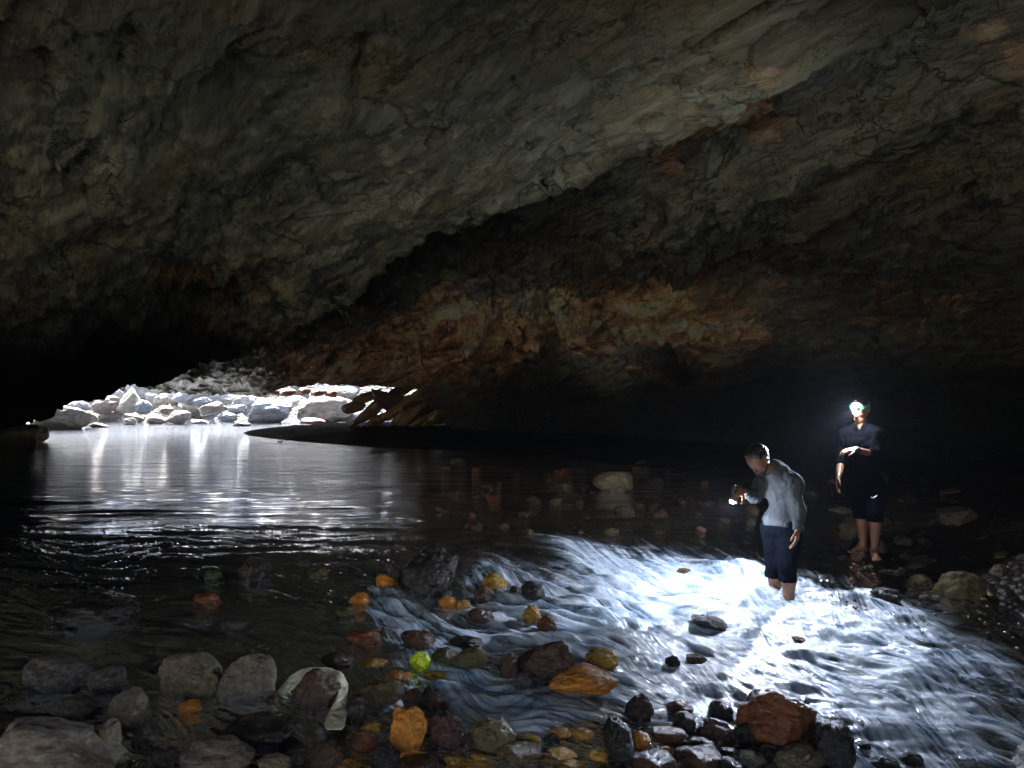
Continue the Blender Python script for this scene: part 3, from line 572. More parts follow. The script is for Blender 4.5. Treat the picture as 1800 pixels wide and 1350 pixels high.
HERO = [ # px, py, w, h, kind, colour, label, extra
 (750,1006,110,94,'block','black','large black angular boulder with wet flat faces parting the water',dict(seed=11,name='boulder',sub=6)),
 (677,1023,36,27,'round','orange','small bright orange stone touching the left side of the black boulder',{}),
 (672,1000,36,22,'round','dark','dark wet stone just behind the small orange one left of the black boulder',{}),
 (631,1055,36,26,'round','orange','orange stone under water left of the little fall',{}),
 (786,1058,32,24,'cobble','orange','knobbly orange stone at the foot of the black boulder',{}),
 (815,1064,26,20,'cobble','gold','small golden stone right of the knobbly orange one under the black boulder',{}),
 (868,1024,46,32,'round','gold','brown and gold stone with water sliding over it right of the black boulder',{}),
 (848,1047,32,36,'round','brown','brown stone behind the veil of the small cascade',{}),
 (937,1040,44,37,'round','black','shiny black round stone at the right end of the small cascade',{}),
 (905,1038,22,18,'round','dark','small dark stone leaning on the shiny black round one',{}),
 (845,1082,48,25,'cobble','brown','low brown stone with a glossy top above the green pool',{}),
 (934,1080,32,32,'round','gold','golden round stone of the pair standing in foam',{}),
 (961,1096,36,32,'round','rust','dark orange round stone of the pair standing in foam',{}),
 (735,1126,66,34,'block','brown','ragged dark brown rock behind the lime green leaf ball',{}),
 (700,1180,54,34,'round','orange','orange stone under water left of the lime green ball',dict(dz=-.05)),
 (783,1154,56,28,'round','olive','olive stone under water right of the lime green ball',{}),
 (832,1157,54,34,'cobble','olive','olive brown stone where the white chute begins',{}),
 (820,1130,62,20,'cobble','dark','long dark stone under shallow water above the white chute',{}),
 (672,1216,80,46,'round','ogrey','mottled pale olive stone left of the white chute',{}),
 (958,1161,104,68,'block','plum','large dark red block with a flat top lying on the orange rock',dict(seed=23,name='boulder',sub=6,tilt=-4)),
 (893,1172,36,44,'round','brown','brown lumpy stone left of the dark red block',{}),
 (1057,1156,62,36,'round','gold','gold brown stone right of the dark red block',{}),
 (1025,1194,126,54,'cobble','orange','broad flat bright orange rock under the dark red block',dict(seed=31,name='boulder',sub=6)),
 (719,1281,66,76,'round','orange','upright bright orange egg-shaped stone in the foreground',dict(seed=33,sub=6,dep=.9)),
 (785,1285,70,62,'cobble','plum','dark purple brown pitted stone right of the orange egg-shaped one',dict(sub=6)),
 (727,1234,42,42,'block','brown','brown stone behind the orange egg-shaped one',{}),
 (751,1230,22,42,'slab','dark','thin upright dark slab between two brown stones behind the orange egg-shaped one',{}),
 (770,1236,38,38,'block','brown','brown stone right of the thin upright dark slab',{}),
 (866,1292,84,58,'cobble','olive','smooth olive stone with a peaked top at the bottom centre',dict(sub=6)),
 (910,1322,86,28,'slab','ogrey','long flat pale wet stone in front of the peaked olive stone',{}),
 (678,1329,50,46,'round','black','glossy black round stone left below the orange egg-shaped one',dict(sub=6)),
 (1088,1303,56,80,'slab','black','tall dark angular stone leaning beside the small orange one',dict(sub=6)),
 (1128,1303,32,36,'round','orange','small bright orange stone right of the tall dark angular one',{}),
 (1123,1243,52,44,'cobble','dark','glittering dark wet stone at the left end of the stone pile',{}),
 (970,1298,30,18,'round','black','small black stone on golden gravel right of the peaked olive stone',{}),
 (983,1289,42,18,'slab','gold','flat golden stone under water above the small black one',{}),
 (1022,1290,46,20,'slab','gold','flat golden stone under water left of the tall dark angular one',{}),
 (625,1246,44,50,'round','dark','dark brown stone right of the cream cloth',{}),
 (1147,1341,86,36,'slab','brown','wide brown stone at the bottom edge below the small bright orange one',{}),
 (740,1344,92,22,'slab','brown','flat brown stone at the bottom edge below the orange egg-shaped one',{}),
 (1364,1267,150,110,'cobble','rust','big orange brown boulder topping the stone pile at the bottom',dict(seed=41,name='boulder',sub=6)),
 (1462,1311,88,92,'block','black','black blocky boulder right of the big orange brown one',dict(seed=43,name='boulder',sub=6)),
 (1250,1094,74,22,'slab','black','thin slanting black rock poking out of the brightest foam',dict(tilt=18)),
 (1182,1162,28,22,'round','black','small black rock in blue foam right of the dark red block',{}),
 (1224,1158,38,16,'slab','brown','low brown rock washed by foam right of the small black one',{}),
 (1403,1123,26,9,'slab','rust','reddish stone just breaking the rapids below the wading man',{}),
 (1559,1046,52,26,'cobble','black','wet dark rock at the far edge of the rapids below the barefoot man',{}),
 (1203,1006,30,14,'slab','brown','low brown rock at the upstream edge of the foam',{}),
 (1306,996,26,12,'slab','rust','reddish flat stone left of the wading man',{}),
 (1178,1292,64,24,'slab','rust','flat red brown stone with a wet rim in the pile',{}),
 (1203,1269,42,38,'cobble','dark','dark upright stone in the middle of the pile',{}),
 (1256,1284,62,44,'cobble','plum','dark purple stone left of the big orange brown boulder',{}),
 (1310,1291,46,40,'cobble','black','black stone tucked against the big orange brown boulder',{}),
 (1349,1322,62,32,'cobble','dark','dark rounded stone below the big orange brown boulder',{}),
 (1232,1312,52,26,'slab','dark','flat shiny dark stone below the dark purple one',{}),
 (1267,1247,46,34,'cobble','dark','dark glittering stone at the top of the pile',{}),
 (1193,1243,52,22,'cobble','rust','low reddish stone at the water side of the pile',{}),
 (1228,1334,92,40,'slab','brown','broad brown stone at the bottom of the pile',{}),
 (1318,1338,62,32,'block','grey','grey angular stone at the bottom of the pile',dict(wet=False)),
 (1400,1334,96,50,'cobble','ogrey','grey olive rounded boulder at the bottom edge under the black blocky one',dict(wet=False)),
 (1287,1328,50,24,'slab','dark','small dark flat stone between the broad brown and the grey angular one',{}),
 (1170,1318,18,12,'round','orange','tiny orange pebble in the pile',{}),
 (1555,1341,52,24,'cobble','black','black stone in foam at the bottom edge right of the blocky boulder',{}),
 (1602,1334,42,24,'cobble','dark','dark stone in foam at the bottom edge, rightmost of the row',{}),
 (1520,1312,22,14,'round','dark','small dark stone beside the black blocky boulder',{}),
 (334,1189,120,84,'cobble','ogrey','olive grey peaked boulder left of the pale speckled one',dict(seed=51,name='boulder',sub=6,wet=False)),
 (436,1191,116,82,'cobble','grey','pale grey speckled boulder left of the cloth-wrapped stone',dict(seed=53,name='boulder',sub=6,wet=False,tilt=-14)),
 (554,1210,88,66,'round','brown','glossy brown oval stone lying on the cream cloth',dict(seed=55,sub=6,tilt=-24)),
 (85,1322,250,130,'block','grey','huge grey angular boulder in the bottom left corner',dict(seed=57,name='boulder',sub=6,wet=False)),
 (193,1308,38,84,'slab','ogrey','upright olive slab against the huge grey boulder',dict(wet=False)),
 (28,1246,68,22,'round','ogrey','rounded stone behind the huge grey boulder at the left edge',dict(wet=False)),
 (228,1246,72,68,'cobble','grey','grey stone with a blunt top behind the upright olive slab',dict(wet=False,sub=6)),
 (378,1328,142,64,'round','pink','pinkish grey domed boulder at the bottom edge',dict(seed=59,name='boulder',sub=6,wet=False)),
 (484,1343,58,36,'round','ogrey','pale rounded stone at the bottom edge right of the domed boulder',dict(wet=False)),
 (336,1243,42,28,'cobble','orange','orange stone under the peaked olive grey boulder',{}),
 (455,1283,132,46,'slab','dark','long dark wet slab in front of the pale speckled boulder',{}),
 (575,1325,66,44,'cobble','brown','brown wet stone below the cream cloth',{}),
 (640,1300,50,30,'cobble','rust','reddish brown wet stone left of the orange egg-shaped one',{}),
 (520,1330,40,30,'cobble','dark','dark wet stone between the pale rounded one and the twig',{}),
 (363,1051,46,20,'cobble','rust','dull orange stone at the edge of the dark pool',{}),
 (100,1184,124,66,'cobble','dark','dark rounded boulder half lost in shadow on the left',dict(wet=False)),
 (192,1196,70,48,'cobble','dark','dark smaller stone right of the shadowed boulder',dict(wet=False)),
 (205,1341,46,20,'round','olive','small olive stone at the bottom edge beside the upright slab',dict(wet=False)),
 (252,1300,42,28,'block','dark','small dark angular stone below the blunt grey one',{}),
 (290,1330,60,34,'block','dark','dark angular stone left of the pinkish domed boulder',{}),
 (130,1244,90,34,'slab','grey','low grey slab behind the huge grey boulder',dict(wet=False)),
 (268,1170,44,18,'cobble','dark','low dark stone left of the peaked olive grey boulder',{}),
 (376,1012,34,24,'cobble','moss','green mossy stone at the lip of the dark pool',{}),
 (445,1000,54,44,'block','black','black glistening rock standing at the lip of the pool',{}),
 (165,1072,150,60,'round','black','black hump of rock in the shadow at the left',dict(name='boulder')),
 (560,1006,44,14,'round','olive','olive stone under water left of the black boulder',{}),
 (610,1075,40,20,'round','olive','dim olive stone below the orange underwater one',{}),
 (640,1120,60,24,'round','rust','reddish stone under water left of the ragged brown rock',{}),
 (590,1160,60,22,'round','brown','brown stone under still water above the cloth-wrapped one',{}),
 (1685,1034,86,64,'round','yolive','big round yellow olive boulder on the right bank',dict(seed=61,name='boulder',base='bed',wet=False)),
 (1617,1024,44,28,'round','olive','olive stone left of the big round yellow boulder',dict(base='bed')),
 (1689,986,36,15,'round','yolive','flat yellowish stone above the big round boulder',dict(base='bed')),
 (1621,985,36,17,'round','ogrey','greyish stone behind the gap left of the round yellow boulder',dict(base='bed')),
 (1078,847,72,38,'slab','tan','tan flat topped boulder on the far shelf in the middle',dict(seed=63,name='boulder',base='water',wet=False,tilt=-6)),
 (805,845,44,24,'cobble','yolive','dull yellow stone in the water left on the far shelf',dict(base='bed')),
 (1127,826,34,15,'slab','olive','flat stone right behind the tan flat topped boulder',dict(base='bed')),
 (1003,887,30,18,'cobble','rust','reddish stone in the shallow water in front of the tan flat topped boulder',dict(base='bed')),
 (1257,943,38,22,'cobble','orange','orange brown stone lit by the hand torch behind the rapids',dict(base='bed')),
 (1683,912,72,44,'block','grey','angular grey stone on the dark right bank',dict(base='bed',wet=False)),
 (1478,905,50,28,'cobble','grey','greyish stone left of the barefoot man legs',dict(base='bed',wet=False)),
 (1240,905,40,20,'cobble','dark','dark wet stone right of centre on the far shelf',dict(base='bed')),
 (840,1330,60,20,'slab','amber','flat amber stone under water before the long flat pale one',dict(dz=-.02)),
 (985,1322,64,22,'slab','amber','flat amber stone under water right of the long flat pale one',dict(dz=-.02)),
 (1048,1322,44,20,'cobble','amber','amber stone under water touching the tall dark angular one',dict(dz=-.02)),
 (1000,1342,70,18,'slab','gold','golden slab under water at the bottom edge',dict(dz=-.02)),
 (930,1294,44,18,'cobble','amber','amber stone under water between the peaked olive and small black ones',dict(dz=-.02)),
 (800,1332,50,22,'cobble','gold','golden stone under water below the purple brown pitted one',dict(dz=-.02)),
 (650,1275,44,20,'cobble','amber','amber stone under water behind the glossy black round one',dict(dz=-.02)),
 (610,1335,50,18,'slab','amber','amber slab under water left of the glossy black round one',dict(dz=-.02)),
 (655,1160,60,20,'cobble','gold','golden stone under water upstream of the orange submerged one',dict(dz=-.03)),
 (765,1180,44,16,'cobble','amber','amber stone under water just below the lime green ball',dict(dz=-.03)),
 (1060,1262,40,14,'slab','gold','golden slab at the lower rim of the foam',dict(dz=-.02)),
]
for (px, py, w_, h_, kind, col, label, ex) in HERO:
    ex = dict(ex); dz = ex.pop('dz', 0)
    o = on_river(px, py, w_, h_, kind, col, label, **ex); o.location.z += dz

import re
_used = {}
def near_label(px, py, s, tone, kd, wet, ref=None):
    size = 'tiny' if s < 20 else 'small' if s < 34 else 'medium' if s < 48 else 'larger'
    shp = {'round':'rounded','cobble':'smooth','block':'angular'}[kd]
    c = sorted(ref or HERO, key=lambda h: (px-h[0])**2+(1.4*(py-h[1]))**2)[:6]
    for h in c:
        hs = re.match(r'(.*?(?:stone|boulder|rock|slab|pebble|hump|one))', h[6]).group(1); hs = ' '.join(hs.split()[:6])
        dx, dy = px-h[0], (py-h[1])*1.4
        rel = ('right of' if dx > 0 else 'left of') if abs(dx) > abs(dy) else ('in front of' if dy > 0 else 'behind')
        lab = f'{size} {tone} {shp} {"wet" if wet else "dry"} stone {rel} the {hs}'
        if lab not in _used: break
    _used[lab] = 1; return lab
# filler cobbles: each its own object, grouped by the patch they lie in
def scatter(n, box, size, cols_, group, labels, base='bed', name='cobble', sink=.25, wetf=.7, avoid=None, sub=4, minD=0):
    """labels: list of (colour, text)"""
    pts = []; tries = 0
    while len(pts) < n and tries < n*60:
        tries += 1
        px = random.uniform(box[0], box[1]); py = random.uniform(box[2], box[3])
        if avoid and avoid(px, py): continue
        s = random.uniform(*size)*(.6+.4*random.random())
        if any((px-a)**2+((py-b)*1.5)**2 < (.36*(s+c))**2 for a, b, c in pts): continue
        if base == 'bed' and any(abs(px-h[0]) < h[2]*.42 and abs(py-h[1]) < h[3]*.42 for h in HERO): continue
        pts.append((px, py, s))
        Dd, z = (D_bed if base == 'bed' else D_at)(px, py)
        col = random.choice(cols_); hw = s/2/F*Dd; r1, r2 = random.uniform(.65,1), random.uniform(.5,.8)
        X_ = (px-900)/F*Dd
        wet = random.random() < wetf
        tone = {'orange':'orange','gold':'golden','rust':'reddish','brown':'brown','dark':'dark','black':'black','olive':'olive','ogrey':'olive grey','grey':'grey','pink':'pinkish grey','plum':'purplish','yolive':'yellowish','moss':'green','pale':'pale','cream':'cream','blue':'bluish','amber':'amber'}[col]
        kd = random.choice(['round','cobble','cobble','block'])
        lab = near_label(px, py, s, tone, kd, wet)
        stone(name, (X_, Dd, z+hw*r2*(.5-sink)), (hw, hw*r1, hw*r2), (random.uniform(-.25,.25), random.uniform(-.25,.25), random.uniform(0,6.3)),
              kd, col, wet, None, sub, lab, 'stone', group)
scatter(75, (1400,1830,845,1035), (22,58), ['grey','dark','brown','ogrey','dark','plum'], 'cobbles of the dark right bank', 'cobble among many on the dark bank behind the two men',
        avoid=lambda x, y: y > 985+.12*(x-1400) and x < 1600 or (x < 1480 and y > 960))
scatter(56, (770,1330,812,940), (16,44), ['brown','olive','dark','brown','plum','ogrey','rust'], 'stones of the far shallow shelf', '', base='water', sink=.42)
scatter(44, (1100,1500,1228,1400), (26,60), ['dark','rust','brown','plum','black','brown'], 'stones of the bottom pile', 'wet stone wedged in the pile at the bottom right', wetf=.95)
scatter(26, (590,1110,1262,1420), (22,60), ['gold','brown','olive','orange','dark','gold'], 'stones of the golden shallows', 'stone lying in the golden shallows at the bottom centre', wetf=.98, sink=.4)
scatter(38, (-60,640,1212,1420), (28,76), ['dark','brown','grey','dark','ogrey'], 'stones of the left foreground', 'stone among the shadowed foreground stones at the left', wetf=.5)
scatter(28, (480,900,1010,1210), (20,50), ['olive','brown','rust','gold','dark'], 'submerged stones upstream', 'stone under the shallow water around the small cascade', sink=.5, wetf=1.)
scatter(14, (200,520,1010,1170), (24,60), ['dark','brown','rust'], 'submerged stones in the dark pool', 'stone in dark water left of the small cascade', sink=.4, wetf=1.)

# uncountable gravel between them
def gravel():
    Vb, Fb = ico(1); Vs, Fs, nb = [], [], 0; R = np.random.default_rng(3)
    N = 5200; px = R.uniform(-200, 2000, N); py = 820+R.uniform(0, 1, N)**.8*620
    q = py.copy()
    for _ in range(8):
        z = np.clip(bz(px, q), -2.7, -1.2); Dd = -z*F/np.maximum(py-HZ, 20); q = HZ+QN/Dd
    s = R.uniform(.008, .030, N)
    gz_ = (np.abs(px-860) < 260) & (np.abs(py-1310) < 70)
    s = np.where(gz_, s*.6, s)
    for k in range(N):
        sc = np.array([s[k], s[k]*R.uniform(.6,1), s[k]*R.uniform(.4,.7)]); a = R.uniform(0, 6.28)
        v = (Vb*(1+R.uniform(-.15,.15,(len(Vb),1))))*sc; c_, s_ = math.cos(a), math.sin(a)
        v = np.stack([v[:,0]*c_-v[:,1]*s_, v[:,0]*s_+v[:,1]*c_, v[:,2]], -1) + np.array([(px[k]-900)/F*Dd[k], Dd[k], z[k]+.01])
        Vs.append(v); Fs.append(Fb+nb); nb += len(Vb)
    me = mesh('gravel', np.concatenate(Vs), np.concatenate(Fs)); attr(me, 'tone', np.repeat(np.where(gz_, R.uniform(.45,1.,N), R.uniform(0,1,N)), len(Vb)))
    m, nt, b, out = newmat('gravel'); t = nd(nt, 'ShaderNodeAttribute', attribute_name='tone').outputs['Fac']
    nt.links.new(ramp(nt, t, [(0,(.012,.008,.006)),(.4,(.05,.03,.015)),(.7,(.28,.15,.04)),(.85,(.34,.22,.08)),(1,(.45,.22,.04))]), b.inputs['Base Color']); b.inputs['Roughness'].default_value = .3
    tag(put('gravel', me, m), 'fine wet gravel between the river stones', 'gravel', kind='stuff')
gravel()

# ---- beyond the cave mouth: sunlit boulders
FAR = [(103,735,103,42,'block','cream','big beige boulder at the left end of the sunlit rocks'),(137,715,42,20,'block','pale','pale flat-topped boulder behind the big beige one'),
 (186,711,52,30,'block','pink','pinkish square boulder left of the leaning cream one'),(229,704,40,42,'block','cream','leaning cream boulder in the middle of the sunlit rocks'),(212,703,22,32,'slab','pale','narrow pale slab on the left of the leaning cream boulder'),
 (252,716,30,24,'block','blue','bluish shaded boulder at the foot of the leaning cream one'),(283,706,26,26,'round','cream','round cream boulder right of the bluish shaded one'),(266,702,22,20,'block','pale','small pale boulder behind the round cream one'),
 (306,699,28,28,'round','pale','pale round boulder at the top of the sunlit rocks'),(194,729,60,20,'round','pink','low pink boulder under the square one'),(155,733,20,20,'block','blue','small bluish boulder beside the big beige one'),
 (236,735,38,15,'slab','dark','dark slab near the water under the cream boulder'),(228,741,24,12,'slab','grey','small grey rock at the waterline in the middle'),(278,738,42,16,'slab','grey','flat grey rock at the waterline before the dark blue one'),
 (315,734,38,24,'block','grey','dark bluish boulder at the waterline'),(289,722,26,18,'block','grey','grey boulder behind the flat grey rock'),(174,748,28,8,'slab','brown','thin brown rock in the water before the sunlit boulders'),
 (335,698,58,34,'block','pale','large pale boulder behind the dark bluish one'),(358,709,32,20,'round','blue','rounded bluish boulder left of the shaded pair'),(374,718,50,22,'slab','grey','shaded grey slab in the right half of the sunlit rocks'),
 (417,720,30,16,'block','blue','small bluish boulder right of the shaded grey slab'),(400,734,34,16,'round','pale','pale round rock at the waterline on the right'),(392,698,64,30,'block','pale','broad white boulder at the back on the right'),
 (436,708,52,26,'block','pale','white boulder left of the sloping slab boulder'),(478,721,80,44,'slab','pale','long sloping white boulder near the spit'),(572,720,94,44,'block','cream','big beige striped boulder at the right end of the sunlit rocks'),
 (552,740,42,10,'slab','rust','low reddish rock under the striped boulder'),(604,690,50,20,'block','pale','white boulder above the striped one'),(520,706,40,20,'block','pale','white boulder behind the sloping slab boulder'),
 (60,752,40,18,'block','cream','low cream rock at the left end of the shore'),(425,746,30,7,'slab','grey','low grey rock at the waterline right of the middle'),(350,742,30,8,'slab','pale','low pale rock at the waterline in the middle')]
for k, (px, py, w_, h_, kind, col, label) in enumerate(FAR):
    kind = {'block':'cobble'}.get(kind, kind) if k % 3 else kind
    bot_ = py+h_/2; Dd = min(max(1.52*F/max(bot_-HZ, 30), 31.5), 41) if bot_ > 736 else 38.5+(738-bot_)*.14
    hw, hh = w_/2/F*Dd*1.08, h_/2/F*Dd*1.1
    stone('boulder', at(px, py, Dd+hw*.3), (hw, hw*.8, hh), (0, math.radians(random.uniform(-8,8)), 0), kind, col, False, 70+k, 5, label, 'boulder')
for k in range(34):     # more of the field behind and beside
    Dd = random.uniform(40.5, 50); px = random.uniform(60, 720); s = random.uniform(.5, 1.3)
    zb = -1.9+5.5*float(sstep(41, 56, np.array(Dd)))+.35
    stone('boulder', ((px-900)/F*Dd, Dd, zb), (s, s*.8, s*.75), (random.uniform(-.3,.3), random.uniform(-.3,.3), random.uniform(0,6)), random.choice(['cobble','round']),
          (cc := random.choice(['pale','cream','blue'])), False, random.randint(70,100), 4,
          near_label(px, HZ-zb/Dd*F, s*18, {'pale':'white','cream':'cream','blue':'bluish'}[cc], 'block', False, FAR).replace('stone', 'boulder', 1), 'boulder', 'boulders on the slope behind')
for (px, py, w_, h_), od in zip([(455,690,30,14),(480,688,34,13),(508,690,36,13),(535,688,30,12),(560,690,34,12),(584,692,26,12)], ('leftmost','second from the left','third from the left','third from the right','second from the right','rightmost')):
    Dd = 36.; stone('boulder', at(px, py, Dd), (w_/2/F*Dd, w_/2/F*Dd*.8, h_/2/F*Dd*1.2), (0,0,random.uniform(0,6)), 'cobble', 'rust', False, None, 4, f'rust brown boulder in the gap under the far roof, {od} of six', 'boulder', 'rust boulders under the far roof')
# yellowish rock tip on the left shore of the pool
o = on_river(28,762,100,34,'block','yolive','yellowish rock tip at the left waterline under the roof', name='boulder', wet=False, dist=23.5)
o2 = on_river(74,762,22,26,'slab','cream','white drip crusted stone at the end of the yellowish rock tip', dist=23.2)
# leaning rust coloured slabs right of the mouth
SL = [(640,735,70,12,28),(650,722,76,13,32),(668,708,80,13,33),(690,697,84,14,35),(712,686,80,13,36),(664,738,60,12,34),(684,728,74,13,38),(702,716,82,14,36),(724,704,86,14,38),
      (742,692,70,13,40),(700,736,60,12,36),(722,728,70,13,40),(742,718,76,13,38),(760,706,70,14,36),(744,738,60,11,30),(766,730,66,12,34),(784,720,60,12,30),(622,716,44,12,20),(640,700,50,11,22),(800,735,50,10,25),(765,685,50,16,50),(650,692,60,9,20)]
_r = sorted(range(len(SL)), key=lambda i: SL[i][1]); SLN = ['']*len(SL)
for i_, k in enumerate(_r): SLN[k] = ('topmost' if i_ == 0 else 'lowest' if i_ == len(SL)-1 else f'number {i_+1} from the top') + (', left half,' if SL[k][0] < 710 else ', right half,')
for k, (px, py, L_, T_, ang) in enumerate(SL):
    Dd = 27.5+(738-py)*.03-.01*(px-700)
    stone('leaning_slab', at(px, py, Dd), (L_/2/F*Dd*random.uniform(.75,1.1), .5, T_/2/F*Dd*random.uniform(.9,1.7)), (0, -math.radians(ang), math.radians(random.uniform(-8,8))), 'slab', random.choice(['sand','ochre','sand','gold','rust']), False,
          120+k%9, 4, SLN[k]+' of the rust coloured leaning slabs right of the cave mouth', 'rock', 'leaning rust slabs right of the mouth', jit=.3)
def heap():     # rubble core under the leaning slabs
    V, Fc = stone_verts(200, 'cobble', 5); return V, Fc
stone('rubble_mound', at(722, 722, 28.3), (1.6, .5, .5), (0,.3,0), 'block', 'brown', False, 201, 5, 'brown rubble mound under the leaning rust slabs', 'rock')

# ------------------------------------------------------------------ people: bodies grown from smooth-blended tapered limbs, then surface-netted
def surface_net(Fd, org, h):
    """Fd: field on a grid, negative inside"""
    s = Fd < 0; nx, ny, nz_ = Fd.shape
    cnt = np.zeros((nx-1, ny-1, nz_-1), np.float32); acc = np.zeros((nx-1, ny-1, nz_-1, 3), np.float32)
    idx = np.indices((nx-1, ny-1, nz_-1)).transpose(1,2,3,0).astype(np.float32)
    cor = [(i,j,k) for i in (0,1) for j in (0,1) for k in (0,1)]
    def sl(A, c): return A[c[0]:nx-1+c[0], c[1]:ny-1+c[1], c[2]:nz_-1+c[2]]
    for a in range(8):
        for b in range(a+1, 8):
            ca, cb_ = cor[a], cor[b]
            if sum(abs(x-y) for x, y in zip(ca, cb_)) != 1: continue
            fa, fb_ = sl(Fd, ca), sl(Fd, cb_); m = (fa < 0) != (fb_ < 0)
            t = np.where(m, fa/np.where(m, fa-fb_, 1), 0)
            for ax in range(3): acc[..., ax] += m*(ca[ax]+t*(cb_[ax]-ca[ax]))
            cnt += m
    act = cnt > 0; vid = np.full(cnt.shape, -1, np.int64); vid[act] = np.arange(act.sum())
    V = (idx[act]+acc[act]/cnt[act][:,None])*h+org
    faces = []
    for ax in range(3):
        A = [slice(1, -1)]*3; A[ax] = slice(0, -1); B = list(A); B[ax] = slice(1, None)
        s0, s1 = s[tuple(A)], s[tuple(B)]; I = np.argwhere(s0 != s1)
        if not len(I): continue
        inside = s0[tuple(I.T)]; g = I.copy()
        o1, o2 = [(1,2),(2,0),(0,1)][ax]
        base = I.copy(); base[:, o1] += 1; base[:, o2] += 1
        def vv2(d1, d2):
            c = base.copy(); c[:, o1] += d1; c[:, o2] += d2; return vid[tuple(c.T)]
        q = np.stack([vv2(-1,-1), vv2(0,-1), vv2(0,0), vv2(-1,0)], -1)
        q[~inside] = q[~inside][:, ::-1]; faces.append(q)
    Fq = np.concatenate(faces); Fq = Fq[(Fq >= 0).all(1)]
    return V, Fq
def body(prims, h=.006, k=.03, wrinkle=None, cut=None, pad=.05):
    """prims: (a, b, ra, rb[, k]) tapered capsules; returns a mesh-ready (V,F)"""
    P = np.array([[*p[0], *p[1]] for p in prims], np.float32); R = max(max(p[2], p[3]) for p in prims)
    lo = np.minimum(P[:,:3].min(0), P[:,3:].min(0))-R-pad; hi = np.maximum(P[:,:3].max(0), P[:,3:].max(0))+R+pad
    n = np.ceil((hi-lo)/h).astype(int)+1; Fd = np.full(n, .2, np.float32)
    for p in prims:
        a, b = np.array(p[0], np.float32), np.array(p[1], np.float32); ra, rb = p[2], p[3]; kk = p[4] if len(p) > 4 else k
        m = max(ra, rb)+.07; l = np.maximum(((np.minimum(a,b)-m-lo)/h).astype(int), 0); u = np.minimum(((np.maximum(a,b)+m-lo)/h).astype(int)+2, n)
        G = np.stack(np.meshgrid(*[lo[i]+h*np.arange(l[i], u[i]) for i in range(3)], indexing='ij'), -1)
        ab = b-a; t = np.clip(((G-a)@ab)/max(ab@ab, 1e-9), 0, 1); d = np.linalg.norm(G-a-t[...,None]*ab, axis=-1)-(ra+(rb-ra)*t)
        S_ = Fd[l[0]:u[0], l[1]:u[1], l[2]:u[2]]; hh = np.clip(.5+.5*(S_-d)/kk, 0, 1)
        S_[...] = S_*(1-hh)+d*hh-kk*hh*(1-hh)
    if wrinkle or cut:
        G = np.stack(np.meshgrid(*[lo[i]+h*np.arange(n[i]) for i in range(3)], indexing='ij'), -1).astype(np.float32)
        near = np.abs(Fd) < .04
        if wrinkle: Fd[near] += wrinkle(G[near])
        if cut: Fd = np.maximum(Fd, cut(G).astype(np.float32))
    return surface_net(Fd, lo.astype(np.float32), h)
def piece(name, vf, mat, parent, org):
    V, Fq = vf; V = V-np.array(org, np.float32)
    me = mesh(name, V, Fq); o = put(name, me, mat, parent); return o
def V3(*a): return np.array(a, np.float32)
def hand(prims, wrist, d, palm_n, side, curl=.5, sc=1.0, spread=.12, thumb=.6, curls=None):
    """palm plus five jointed fingers. d: direction wrist->knuckles, palm_n: out of the palm, side: towards the thumb"""
    d = d/np.linalg.norm(d); s = side-d*(side@d); s /= np.linalg.norm(s); n = palm_n-d*(palm_n@d)-s*(palm_n@s); n /= np.linalg.norm(n)
    w_ = wrist
    for t in (-.024, -.008, .008, .024):
        prims.append((w_+s*t*.7*sc, w_+d*.078*sc+s*t*sc*1.2, .017*sc, .013*sc, .012))
    L = [(.043,.026,.020),(.048,.030,.022),(.044,.027,.021),(.034,.020,.018)]
    for f, off in enumerate((.030, .010, -.010, -.029)):
        p = w_+d*(.083-.004*abs(f-1))*sc+s*off*sc; ang = 0.; dd = d+s*(1.3-f)*spread; dd /= np.linalg.norm(dd)
        cf = curls[f] if curls else curl
        for j, Lk in enumerate(L[f]):
            ang += cf*(.55, .75, .5)[j]
            u_ = dd*math.cos(ang)+n*math.sin(ang); q = p+u_*Lk*sc
            prims.append((p, q, (.0095-.0012*j)*sc, (.0088-.0014*j)*sc, .005)); p = q
    p = w_+d*.025*sc+s*.026*sc
    u1 = d*.55+s*.75+n*.35*thumb; u1 /= np.linalg.norm(u1); q = p+u1*.045*sc; prims.append((p, q, .015*sc, .011*sc, .01))
    u2 = d*.8+s*.35+n*.6*thumb; u2 /= np.linalg.norm(u2); r_ = q+u2*.032*sc; prims.append((q, r_, .0108*sc, .0095*sc, .006))
    u3 = d*.9+n*.6*thumb; u3 /= np.linalg.norm(u3); prims.append((r_, r_+u3*.026*sc, .0095*sc, .007*sc, .005))
    return w_, d, n, s
